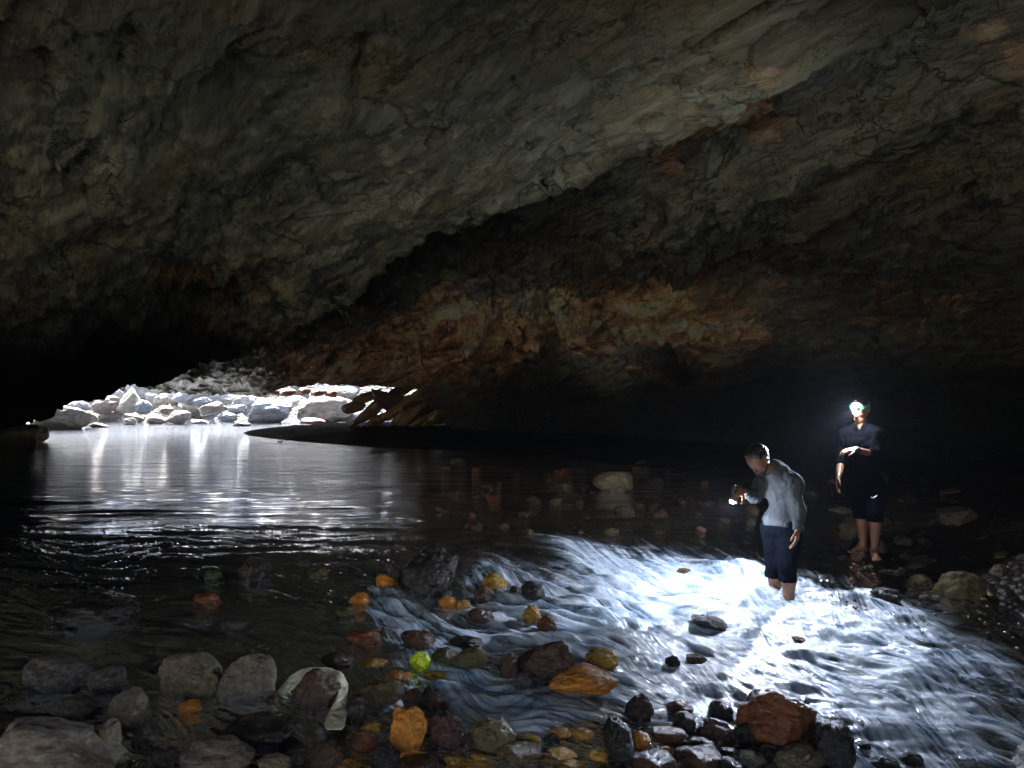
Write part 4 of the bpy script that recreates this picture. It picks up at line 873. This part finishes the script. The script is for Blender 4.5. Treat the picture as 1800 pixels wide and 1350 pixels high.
def head(prims, c, fwd, up, sc=1.0, beard=True):
    fwd = fwd/np.linalg.norm(fwd); up = up-fwd*(up@fwd); up /= np.linalg.norm(up); lt = np.cross(up, fwd)
    T = lambda f, l, u: c+(fwd*f+lt*l+up*u)*sc
    A = prims.append
    A((T(-.025,0,.045), T(.02,0,.04), .088*sc, .080*sc, .03))        # skull
    A((T(-.045,0,.01), T(-.03,0,-.02), .072*sc, .062*sc, .03))       # back of the skull
    A((T(.035,0,-.01), T(.045,0,-.06), .058*sc, .044*sc, .03))       # face
    A((T(.065,0,-.088), T(.068,0,-.092), .024*sc, .022*sc, .02))     # chin
    for s in (1,-1):
        A((T(.0,.062*s,-.03), T(.05,.03*s,-.085), .020*sc, .020*sc, .02)) # jaw
        A((T(.062,.036*s,-.012), T(.055,.05*s,-.018), .020*sc, .018*sc, .015)) # cheekbone
        A((T(.083,.012*s,.030), T(.070,.048*s,.028), .012*sc, .010*sc, .01))  # brow
        A((T(-.008,.078*s,.012), T(-.016,.086*s,-.010), .016*sc, .010*sc, .006)) # ear
        A((T(-.012,.086*s,.02), T(-.02,.088*s,.002), .012*sc, .012*sc, .005))
        A((T(.092,.010*s,-.028), T(.090,.013*s,-.030), .010*sc, .009*sc, .006)) # nostril wings
    A((T(.088,0,.018), T(.104,0,-.024), .009*sc, .013*sc, .008))     # nose
    A((T(.086,-.018,-.052), T(.086,.018,-.052), .007*sc, .007*sc, .006)) # lips
    A((T(.084,-.015,-.063), T(.084,.015,-.063), .0085*sc, .0085*sc, .006))
    return T
def skin_mat(name, c):
    m, nt, b, out = newmat(name); tc = nd(nt, 'ShaderNodeTexCoord').outputs['Object']
    n = noi(nt, tc, 22, 4, .6); nt.links.new(mixc(nt, n, tuple(x*.7 for x in c), tuple(min(1, x*1.25) for x in c)), b.inputs['Base Color'])
    b.inputs['Roughness'].default_value = .48; b.inputs['Subsurface Weight'].default_value = .08; b.inputs['Subsurface Radius'].default_value = (.02,.008,.004)
    nt.links.new(nd(nt, 'ShaderNodeBump', {'Height': noi(nt, tc, 160, 3, .6), 'Strength': .2, 'Distance': .002}).outputs[0], b.inputs['Normal']); return m
def cloth_mat(name, c, rough=.95, sheen=.0):
    m, nt, b, out = newmat(name); tc = nd(nt, 'ShaderNodeTexCoord').outputs['Object']
    n = noi(nt, tc, 7, 5, .6); nt.links.new(mixc(nt, n, tuple(x*.75 for x in c), tuple(x*1.2 for x in c)), b.inputs['Base Color'])
    b.inputs['Roughness'].default_value = rough; b.inputs['Sheen Weight'].default_value = sheen; b.inputs['Specular IOR Level'].default_value = .03
    nt.links.new(nd(nt, 'ShaderNodeBump', {'Height': noi(nt, tc, 260, 2, .5), 'Strength': .3, 'Distance': .002}).outputs[0], b.inputs['Normal']); return m
def wrk(sc, amp, seed, stretch=(1,1,.45)):
    return lambda G: fbm(G*np.array(stretch, np.float32)*sc, 3, seed, ridge=True)*amp - amp*.25
M_SKIN = skin_mat('brown_skin', (.20,.088,.045)); M_SHIRT = cloth_mat('grey_knit', (.062,.070,.077)); M_NAVY = cloth_mat('navy_cloth', (.0035,.0045,.008))
M_BLACKC = cloth_mat('black_cloth', (.002,.0022,.0035)); M_HAIR = simple('black_hair', (.012,.010,.010), .45); M_WHITE = simple('white_cloth', (.7,.7,.72), .8)
M_RUB = simple('black_rubber', (.02,.02,.02), .5); M_METAL = simple('grey_metal', (.25,.26,.28), .3, 1.); M_TEAL = simple('teal_band', (.0,.32,.26), .6)
M_EYE = simple('eye_white', (.6,.58,.55), .2)
def lampmat(name, c, st):
    m, nt, b, out = newmat(name); b.inputs['Base Color'].default_value = (*c, 1); b.inputs['Emission Color'].default_value = (*c, 1); b.inputs['Emission Strength'].default_value = st; return m
M_LED = lampmat('lit_lens', (.78,.85,1.), 400.)

def pxp(px, py, D0, off=0.0): Dd = D0+off; return V3((px-900)/F*Dd, Dd, (HZ-py)/F*Dd)

# --- man wading in the rapids, bent over, torch in his right hand
def wader():
    D0 = 6.9; p = lambda x, y, o=0.: pxp(x, y, D0, o)
    org = (float(p(1378,1045)[0]), D0, -2.12); root = empty('person', org)
    tag(root, 'man in a grey half-zip pullover wading knee-deep in the foam, bent over a hand torch', 'person')
    fwd = V3(-.72,-.69,0); lft = V3(.69,-.72,0); up = V3(0,0,1)
    pel = p(1374,926); hipL, hipR = pel+lft*.085-up*.03, pel-lft*.085-up*.03
    kneeL, kneeR = p(1383,990,-.13), p(1362,988,.0)
    ankL, ankR = p(1387,1082,-.02), p(1360,1074,.20)
    waist = p(1379,895,.02); chest = p(1374,857,.0); neckb = p(1360,829,-.03)
    shL, shR = p(1389,850,-.12), p(1343,850,.12)
    elL, wrL = p(1404,897,-.15), p(1402,930,-.25); elR, wrR = p(1326,873,.02), p(1303,863,-.16)
    hc = p(1333,809,-.10); hf = V3(-.60,-.42,-.74); hu = V3(-.48,-.34,.74)
    pr = []; A = pr.append
    A((pel-lft*.05, pel+lft*.05, .100, .100)); A((pel, waist, .110, .108)); A((waist, chest, .108, .122)); A((chest-lft*.07, chest+lft*.07, .10, .10))
    A((shL, shR, .07, .07)); A((neckb, hc-V3(0,0,.02), .062, .055)); A((chest, neckb, .12, .07))
    for hp, kn, an in ((hipL,kneeL,ankL),(hipR,kneeR,ankR)):
        A((hp, kn, .092, .062)); A((kn, kn+(an-kn)*.35-fwd*.02, .058, .062)); A((kn+(an-kn)*.35-fwd*.02, an, .060, .038))
        A((an, an+fwd*.16-up*.05, .038, .028)); A((an-fwd*.03, an-fwd*.04-up*.04, .035, .034))
    for sh, el, wr in ((shL,elL,wrL),(shR,elR,wrR)):
        A((sh, el, .058, .044)); A((el, wr, .044, .027))
    hand(pr, wrL, V3(-.12,-.15,-1.), V3(-.8,.2,-.1), V3(-.5,-.8,0), .55, 1.05)
    hd = V3(-.75,-.45,-.35); hand(pr, wrR, hd, V3(-.1,.1,-1.), V3(.3,-.8,-.2), 1.35, 1.05, .03, 1.2)
    T = head(pr, hc, hf, hu, 1.0)
    b = piece('body', body(pr, .0055, .028), M_SKIN, root, org)
    # beard, hair, eyes, brows
    hp_ = [(T(-.03,0,.062), T(.012,0,.066), .086, .080), (T(-.055,0,.02), T(-.05,0,-.02), .074, .062)]
    c0 = T(0,0,0); hfn = hf/np.linalg.norm(hf); hun = hu-hfn*(hu@hfn); hun /= np.linalg.norm(hun)
    cutp = lambda G: np.maximum(((G-T(.052,0,.075))@(hfn*.75-hun*.35)), ((G-T(0,0,-.055))@(-hun)))
    o = piece('hair', body(hp_, .005, .03, wrk(30, .012, 5, (1,1,1)), cutp), M_HAIR, root, org)
    bp_ = [(T(.0,.070*s,-.035), T(.055,.034*s,-.094), .018, .021) for s in (1,-1)] + [(T(.066,-.025,-.090), T(.066,.025,-.090), .026, .026), (T(.094,-.02,-.044), T(.094,.02,-.044), .005, .005)]
    piece('beard', body(bp_, .004, .012, wrk(60, .004, 6, (1,1,1))), M_HAIR, root, org)
    for s in (1,-1):
        piece('eyebrow', body([(T(.094,.014*s,.034), T(.078,.05*s,.034), .005, .004)], .0035, .005), M_HAIR, root, org)
        piece('eye', body([(T(.076,.031*s,.010), T(.077,.031*s,.010), .0125, .0125)], .0035, .005), M_EYE, root, org)
    # pullover
    g = .016; q = []; A = q.append
    A((pel+up*.03-lft*.045, pel+up*.03+lft*.045, .126, .126)); A((pel+up*.06, waist, .128, .122)); A((waist, chest, .122, .136)); A((chest-lft*.08, chest+lft*.08, .116, .116))
    A((chest-fwd*.05, neckb-fwd*.03, .115, .092)); A((shL, shR, .082, .082)); A((neckb-fwd*.01, neckb+(hc-neckb)*.5, .084, .076, .012)); A((chest+fwd*.02, neckb+fwd*.02, .12, .085))
    A((neckb-fwd*.03, shL-fwd*.03, .088, .086)); A((neckb-fwd*.03, shR-fwd*.03, .085, .08)); A((shL-fwd*.03, waist-fwd*.02, .09, .10))
    A((shL, elL, .074, .057)); A((elL, wrL+(elL-wrL)*.04, .056, .040)); A((shR, elR, .072, .057)); A((elR, wrR+(elR-wrR)*.25, .056, .042))
    def cutS(G):
        hem = p(1372,917)[2]; near = np.linalg.norm(G[...,:2]-pel[:2], axis=-1) < .24
        d1 = np.where(near & (G[...,0] < elL[0]-.03), hem-.03-G[...,2]+.008*np.sin(G[...,0]*22), -1)
        nn = (hc-neckb)/np.linalg.norm(hc-neckb); dn = (G-(neckb+nn*.075))@nn
        d2 = np.where(np.linalg.norm(G-(neckb+nn*.08), axis=-1) < .12, dn, -1)
        return np.maximum(d1, d2)
    sh = piece('pullover', body(q, .006, .03, wrk(8, .022, 11, (1.3,1.3,.8)), cutS), M_SHIRT, root, org)
    zp = [(chest+fwd*.142+lft*.0+up*.05, neckb+fwd*.075+up*.01, .005, .005)]
    piece('zip', body(zp, .0035, .004), M_METAL, root, org)
    # trousers rolled to the knee
    q = []; A = q.append
    A((pel-lft*.055, pel+lft*.055, .120, .120)); A((pel+up*.05-lft*.02, pel+up*.05+lft*.02, .116, .116))
    for hp, kn, an in ((hipL,kneeL,ankL),(hipR,kneeR,ankR)):
        A((hp, kn, .108, .078)); e = kn+(an-kn)*.28; A((kn, e, .076, .072)); A((e-(an-kn)*.03, e+(an-kn)*.03, .078, .078, .008))
    def cutT(G):
        d = -np.ones(G.shape[:-1])
        e = kneeL+(ankL-kneeL)*.34; d = np.maximum(d, np.where(G[...,2] < kneeL[2], e[2]-G[...,2], -1)); return d
    piece('trousers', body(q, .006, .03, wrk(9, .024, 21, (1.2,1.2,.6)), cutT), M_NAVY, root, org)
    wp = wrL+(elL-wrL)*.0; r_ = (elL-wrL)/np.linalg.norm(elL-wrL)
    piece('watch', body([(wp+r_*.012, wp+r_*.03, .033, .034)], .0045, .01), M_RUB, root, org)
    # hand torch: held thing, top-level
    tdir = V3(-.10,-.12,-1.); tdir = V3(*( (V3(p(1262,1062,-.25)[0], p(1262,1062,-.25)[1], -1.77)-p(1287,880,-.18)) )); tdir /= np.linalg.norm(tdir)
    lens = p(1287,881,-.20); tail = lens-tdir*.135
    t = empty('hand_torch', tuple(lens)); tag(t, 'small lit hand torch held by the wading man, shining down on the foam', 'torch')
    put_o = lambda nm, pr_, mt, hh=.0035: piece(nm, body(pr_, hh, .004), mt, t, lens)
    put_o('barrel', [(tail, lens-tdir*.035, .0135, .0135)], M_RUB); put_o('bezel', [(lens-tdir*.034, lens-tdir*.01, .017, .022)], M_METAL)
    put_o('lens', [(lens-tdir*.004, lens-tdir*.002, .0215, .0215)], M_LED)
    for nm, en, ang, bl, c in (('torch_beam', TORCH_BEAM, 44, .9, (.80,.87,1.)), ('torch_spill', TORCH_SPILL, 176, .25, (.70,.80,1.))):
        ld = bpy.data.lights.new(nm, 'SPOT'); ld.energy = en; ld.spot_size = math.radians(ang); ld.spot_blend = bl; ld.shadow_soft_size = .02; ld.color = c
        lo_ = bpy.data.objects.new(nm, ld); C.objects.link(lo_); lo_.location = Vector(lens+tdir*.03); lo_.rotation_euler = Vector(tdir).to_track_quat('-Z','Y').to_euler()
TORCH_BEAM, TORCH_SPILL, HEAD_BEAM, HEAD_SPILL = 1.8, 2.6, 70., 24.
wader()

# --- barefoot man on the bank, headlamp on, looking at his wrist
def bystander():
    D0 = 8.3; p = lambda x, y, o=0.: pxp(x, y, D0, o)
    org = (float(p(1528,980)[0]), D0, -1.80); root = empty('person', org)
    tag(root, 'barefoot man in black on the dark bank, headlamp lit, one forearm raised', 'person')
    fwd = V3(-.62,-.78,0); lft = V3(.78,-.62,0); up = V3(0,0,1)
    pel = p(1522,853); hipL, hipR = pel+lft*.09-up*.03, pel-lft*.09-up*.03
    ankL, ankR = p(1537,968,-.12), p(1517,958,.12); kneeL, kneeR = p(1538,902,-.13), p(1515,900,.08)
    waist = p(1521,820); chest = p(1518,783); neckb = p(1514,753)
    shL, shR = p(1541,766,-.13), p(1487,767,.13)
    elL, wrL = p(1541,800,-.22), p(1503,790,-.33); elR, wrR = p(1478,812,.10), p(1474,838,-.08)
    hc = p(1512,722,-.02); hf = V3(-.74,-.58,-.32); hu = V3(-.2,-.2,.95)
    pr = []; A = pr.append
    A((pel-lft*.05, pel+lft*.05, .115, .115)); A((pel, waist, .12, .118)); A((waist, chest, .12, .14)); A((chest-lft*.08, chest+lft*.08, .11, .11))
    A((shL, shR, .065, .065)); A((neckb, hc-V3(0,0,.02), .062, .056)); A((chest, neckb, .12, .07))
    for hp, kn, an, fd in ((hipL,kneeL,ankL,V3(-.25,-.95,0)),(hipR,kneeR,ankR,V3(-.95,-.25,0))):
        A((hp, kn, .09, .060)); A((kn, kn+(an-kn)*.3-fwd*.02, .056, .060)); A((kn+(an-kn)*.3-fwd*.02, an, .058, .036))
        gz = an-up*.055; A((an, an-up*.03, .038, .04)); A((gz-fd*.03, gz+fd*.05, .035, .032)); A((an-up*.01+fd*.02, gz+fd*.11, .034, .026)); sd2 = np.cross(up, fd)
        for f, off in enumerate((-.034,-.016,.0,.015,.030)):
            A((gz+fd*.10+sd2*off*.9-up*.005, gz+fd*(.165-.012*abs(f-1))+sd2*off*1.25-up*.018, .016, .010 if f else .013, .008))
    for sh, el, wr in ((shL,elL,wrL),(shR,elR,wrR)):
        A((sh, el, .056, .043)); A((el, wr, .043, .027))
    hand(pr, wrL, V3(-.96,-.05,-.12), V3(-.05,.3,-.95), V3(-.1,-.95,-.2), .5, 1.05, .08)
    hand(pr, wrR, V3(-.35,-.25,-.9), V3(.9,-.2,-.2), V3(-.3,-.9,.2), .55, 1.05)
    T = head(pr, hc, hf, hu, 1.0)
    piece('body', body(pr, .006, .028), M_SKIN, root, org)
    hfn = hf/np.linalg.norm(hf); hun = hu-hfn*(hu@hfn); hun /= np.linalg.norm(hun)
    cutp = lambda G: np.maximum(((G-T(.055,0,.08))@(hfn*.75-hun*.35)), ((G-T(0,0,-.045))@(-hun)))
    piece('hair', body([(T(-.03,0,.060), T(.012,0,.064), .086, .080), (T(-.055,0,.02), T(-.05,0,-.02), .074, .062)], .005, .03, wrk(30,.012,7,(1,1,1)), cutp), M_HAIR, root, org)
    for s in (1,-1):
        piece('eyebrow', body([(T(.094,.014*s,.034), T(.078,.05*s,.034), .005, .004)], .004, .005), M_HAIR, root, org)
        piece('eye', body([(T(.076,.031*s,.010), T(.077,.031*s,.010), .0125, .0125)], .004, .005), M_EYE, root, org)
    piece('beard', body([(T(.0,.070*s,-.035), T(.055,.034*s,-.094), .013, .015) for s in (1,-1)]+[(T(.06,-.02,-.098), T(.06,.02,-.098), .02, .02)], .005, .012), M_HAIR, root, org)
    q = []; A = q.append
    A((pel+up*.02-lft*.055, pel+up*.02+lft*.055, .128, .128)); A((pel+up*.05, waist, .138, .136)); A((waist, chest, .138, .152)); A((chest-lft*.085, chest+lft*.085, .125, .125))
    A((chest, neckb-fwd*.02, .12, .088)); A((shL, shR, .08, .08)); A((shL, elL, .074, .062)); A((elL, elL+(wrL-elL)*.25, .062, .058)); A((shR, elR, .072, .060)); A((elR, elR+(wrR-elR)*.10, .058, .055))
    A((neckb, neckb+up*.055, .078, .072, .012)); A((neckb-fwd*.02, shL+up*.01, .085, .075)); A((neckb-fwd*.02, shR+up*.01, .085, .075))
    def cutJ(G):
        dn = (G[...,2]-(neckb[2]+.055)); v = (.065-np.abs((G-neckb)@lft)*2.2-(neckb[2]+.05-G[...,2]))
        wedge = np.where(((G-neckb)@fwd > .02), np.minimum(v, (G-neckb)@fwd-.03), -1)
        return np.maximum(np.maximum(dn, wedge), (pel[2]-.075)-G[...,2])
    piece('jacket', body(q, .0065, .03, wrk(9,.02,13,(1.2,1.2,.8)), cutJ), M_BLACKC, root, org)
    piece('white_collar', body([(neckb+up*.045+fwd*.04+lft*.035, neckb+fwd*.075-up*.045, .013, .010), (neckb+up*.045+fwd*.04-lft*.035, neckb+fwd*.075-up*.045, .013, .010)], .0045, .01), M_WHITE, root, org)
    q = []; A = q.append
    A((pel-lft*.055, pel+lft*.055, .124, .124)); A((pel-up*.02, pel+up*.06, .122, .118))
    for hp, kn, an in ((hipL,kneeL,ankL),(hipR,kneeR,ankR)):
        A((hp, kn, .108, .084)); e = kn+(an-kn)*.24; A((kn, e, .084, .080))
    zc = (kneeL+(ankL-kneeL)*.22)[2]
    tr = piece('trousers', body(q, .0065, .03, wrk(11,.018,23,(1.1,1.1,.5)), lambda G: zc-G[...,2]), M_NAVY, root, org)
    lg = p(1537,874,-.245)
    lv = [(-.032,0,-.006),(-.012,0,-.014),(.012,0,-.004),(.036,0,.016),(.012,0,.004),(-.012,0,-.005),(-.024,0,.001)]
    bm = bmesh.new(); vs = [bm.verts.new(Vector(lg)-Vector(org)+Vector((a+.0, b+a*.35, c_))) for a, b, c_ in lv]; bm.faces.new(vs)
    r = bmesh.ops.extrude_face_region(bm, geom=bm.faces[:]); bmesh.ops.translate(bm, vec=(0,.02,0), verts=[v for v in r['geom'] if isinstance(v, bmesh.types.BMVert)])
    me = bpy.data.meshes.new('logo'); bm.to_mesh(me); bm.free(); put('logo', me, M_WHITE, tr)
    r_ = (elL-wrL)/np.linalg.norm(elL-wrL)
    w1 = piece('watch', body([(wrL+r_*.012, wrL+r_*.038, .034, .035)], .0045, .01), M_RUB, root, org)
    r2 = (elR-wrR)/np.linalg.norm(elR-wrR); piece('wristband', body([(wrR+r2*.012, wrR+r2*.024, .032, .032)], .0045, .01), M_METAL, root, org)
    # headlamp
    hl = T(.118,0,.078); t = empty('headlamp', tuple(hl)); tag(t, 'lit headlamp with a teal band on the barefoot man forehead', 'headlamp')
    lt = np.cross(hun, hfn); seg = []
    for k in range(24):
        a0, a1 = k/24*2*math.pi, (k+1)/24*2*math.pi; fn = lambda a: T(-.012+.102*math.cos(a), .096*math.sin(a), .062)
        seg.append((fn(a0)+hun*.009, fn(a1)+hun*.009, .0065, .0065, .004)); seg.append((fn(a0)-hun*.009, fn(a1)-hun*.009, .0065, .0065, .004))
    piece('headband', body(seg, .004, .006), M_TEAL, t, hl)
    piece('housing', body([(T(.094,-.018,.06), T(.094,.018,.06), .020, .020), (T(.1,-.012,.066), T(.1,.012,.066), .018, .018)], .004, .01), M_RUB, t, hl)
    ldir = pxp(1392,846,6.95)-hl; ldir /= np.linalg.norm(ldir)
    piece('lens', body([(hl+ldir*.004, hl+ldir*.008, .021, .021)], .003, .004), M_LED, t, hl)
    for nm, en, ang, bl in (('headlamp_beam', HEAD_BEAM, 40, 1.), ('headlamp_spill', HEAD_SPILL, 112, .5)):
        ld = bpy.data.lights.new(nm, 'SPOT'); ld.energy = en; ld.spot_size = math.radians(ang); ld.spot_blend = bl; ld.shadow_soft_size = .02; ld.color = (.70,.80,1.)
        lo_ = bpy.data.objects.new(nm, ld); C.objects.link(lo_); lo_.location = Vector(hl+ldir*.04); lo_.rotation_euler = Vector(ldir).to_track_quat('-Z','Y').to_euler()
bystander()

# ------------------------------------------------------------------ cream cloth, leaf ball, twigs
def ribbon_sheet(name, pts, mat, label, cat, thick=.004, seed=0, nu=14, nv=60, amp=.012, parent=None):
    """pts: list of (left point, right point) cross-sections of a draped sheet"""
    A = np.array([p[0] for p in pts], np.float32); B = np.array([p[1] for p in pts], np.float32); t = np.linspace(0, len(pts)-1, nv)
    ip = lambda Q_: np.stack([np.interp(t, np.arange(len(pts)), Q_[:,i]) for i in range(3)], -1)
    def sm(Z_):
        for _ in range(4): Z_[1:-1] = (Z_[:-2]+2*Z_[1:-1]+Z_[2:])/4
        return Z_
    a, b = sm(ip(A)), sm(ip(B)); u = np.linspace(0, 1, nu)[None,:,None]
    G = a[:,None]*(1-u)+b[:,None]*u; N = gridnormals(G); G = G+N*(fbm(G*14, 3, seed, ridge=True)*amp*2)[...,None]
    G2 = G+N*thick; n = nu*nv; f = gridfaces(nv, nu); f2 = f[:, ::-1]+n
    i = np.arange(n).reshape(nv, nu); rim = np.concatenate([i[0], i[1:,-1], i[-1,::-1][1:], i[::-1,0][1:-1]]); rn = np.roll(rim, -1)
    fr_ = np.stack([rn, rim, rim+n, rn+n], -1)
    me = mesh(name, np.concatenate([G.reshape(-1,3), G2.reshape(-1,3)]), np.concatenate([f, f2, fr_]))
    o = put(name, me, mat, parent); 
    if not parent: tag(o, label, cat)
    return o
m, nt, b_, out = newmat('cream_sacking'); tc = nd(nt, 'ShaderNodeTexCoord').outputs['Object']
nt.links.new(ramp(nt, noi(nt, tc, 9, 5, .6), [(.3,(.38,.33,.19)),(.6,(.66,.60,.42)),(.8,(.75,.70,.55))]), b_.inputs['Base Color']); b_.inputs['Roughness'].default_value = .5
b_.inputs['Coat Weight'].default_value = .3
M_CLOTH = m
Dc = D_at(554, 1215)[0]
cp = lambda x, y, o=0.: at(x, y, Dc+o if y < 1212 else Dc+o+(D_at(x, y)[0]-.07+.2*o-Dc-o)*min(1, (y-1212)/16))
ct = empty('cloth', tuple(cp(550,1215)))
tag(ct, 'wet cream cloth sheet snagged under and around the glossy brown oval stone', 'cloth')
def cpiece(nm, pts, seed, amp=.006):
    o = ribbon_sheet(nm, pts, M_CLOTH, None, None, seed=seed, amp=amp); o.parent = ct; o.location = -ct.location; return o
cpiece('sheet', [(cp(487,1216,.0),cp(500,1222,-.05)),(cp(503,1196,.02),cp(516,1212,-.07)),(cp(522,1180,.05),cp(530,1204,-.04)),(cp(550,1173,.08),cp(552,1196,-.02)),(cp(580,1175,.09),cp(575,1200,-.02)),
             (cp(602,1184,.05),cp(590,1206,-.06)),(cp(612,1205,.0),cp(594,1218,-.10)),(cp(608,1228,-.05),cp(590,1236,-.13))], 3)
cpiece('hanging_fold', [(cp(596,1214,-.10),cp(612,1206,-.03)),(cp(586,1236,-.15),cp(610,1228,-.08)),(cp(576,1256,-.18),cp(611,1250,-.12)),(cp(570,1272,-.18),cp(606,1275,-.14)),(cp(574,1280,-.18),cp(600,1282,-.15))], 5)
# lime green leaf ball
m, nt, b_, out = newmat('lime_leaf'); tc = nd(nt, 'ShaderNodeTexCoord').outputs['Object']
nt.links.new(ramp(nt, noi(nt, tc, 2.5, 5, .7), [(.35,(.10,.17,.0)),(.5,(.40,.50,.01)),(.65,(.62,.68,.03))]), b_.inputs['Base Color']); b_.inputs['Roughness'].default_value = .35; M_LIME = m
o = on_river(738,1160,38,36,'round','moss','lime green mossy ball of leaf resting among the submerged stones', name='leaf_ball', seed=91, sub=6); o.material_slots[0].material = M_LIME; o['category'] = 'leaf'; o.location.z -= .01
# twigs and roots
M_TWIG = ground_mat('wet_wood', (.05,.03,.015), (.14,.09,.05), (.26,.19,.10), .45, 20.)
def twig(name, pts, r0, r1, label, cat='twig', group=None):
    prs = []; n = len(pts)
    for k in range(n-1): prs.append((np.array(pts[k], np.float32), np.array(pts[k+1], np.float32), r0+(r1-r0)*k/(n-1), r0+(r1-r0)*(k+1)/(n-1), .004))
    V, Fq = body(prs, max(r1*.8, .003), .004, pad=.02); org = pts[0]
    o = put(name, mesh(name, V-np.array(org, np.float32), Fq), M_TWIG, loc=org); return tag(o, label, cat, group)
twig('twig', [cp(538,1256,-.2), cp(543,1285,-.24), cp(541,1305,-.3), cp(546,1330,-.36)], .006, .003, 'thin pale twig trailing down from the cream cloth')
Dr = D_at(440, 1030)[0]; rp = lambda x, y, o=0.: at(x, y, Dr+o)
twig('root', [rp(462,1008), rp(455,1025,-.05), rp(446,1045,-.08), rp(440,1062,-.1), rp(436,1085,-.12), rp(430,1095,-.12)], .012, .006, 'bare wet root hanging from the black rock into the small fall', 'root')
twig('root', [rp(440,1000), rp(433,1030,-.03), rp(436,1060,-.06), rp(428,1092,-.1)], .016, .008, 'thicker dark root left of the pale one at the black rock', 'root')
twig('driftwood', [at(780,722,27), at(800,726,26.8), at(838,733,26.5)], .05, .02, 'thin pale driftwood stick lying at the foot of the leaning rust slabs', 'driftwood')
twig('vine', [at(738,600,21), at(742,640,22), at(756,660,22.5), at(770,690,23)], .022, .014, 'dangling root on the rust coloured rock above the leaning slabs', 'root')
twig('vine', [at(805,445,16.2), at(812,500,17.2), at(842,545,18)], .02, .012, 'thin root running down the far roof below the hanging slab', 'root')
on_river(492,769,12,7,'round','pale','small white pebble at the tip of the mud bar', name='pebble', dist=24.)

# ------------------------------------------------------------------ damp cave air
bm = bmesh.new(); bmesh.ops.create_cube(bm, size=1.0); me = bpy.data.meshes.new('haze'); bm.to_mesh(me); bm.free()
hz = put('haze', me); hz.scale = (340, 400, 70); hz.location = (0, 70, 31)
m = bpy.data.materials.new('haze'); m.use_nodes = True; nt = m.node_tree; nt.nodes.remove(nt.nodes['Principled BSDF'])
pv = nd(nt, 'ShaderNodeVolumePrincipled', {'Color': (.78,.85,1.,1), 'Density': .0012}); nt.links.new(pv.outputs[0], nt.nodes['Material Output'].inputs['Volume'])
me.materials.append(m); tag(hz, 'thin damp haze filling the cave air', kind='stuff')
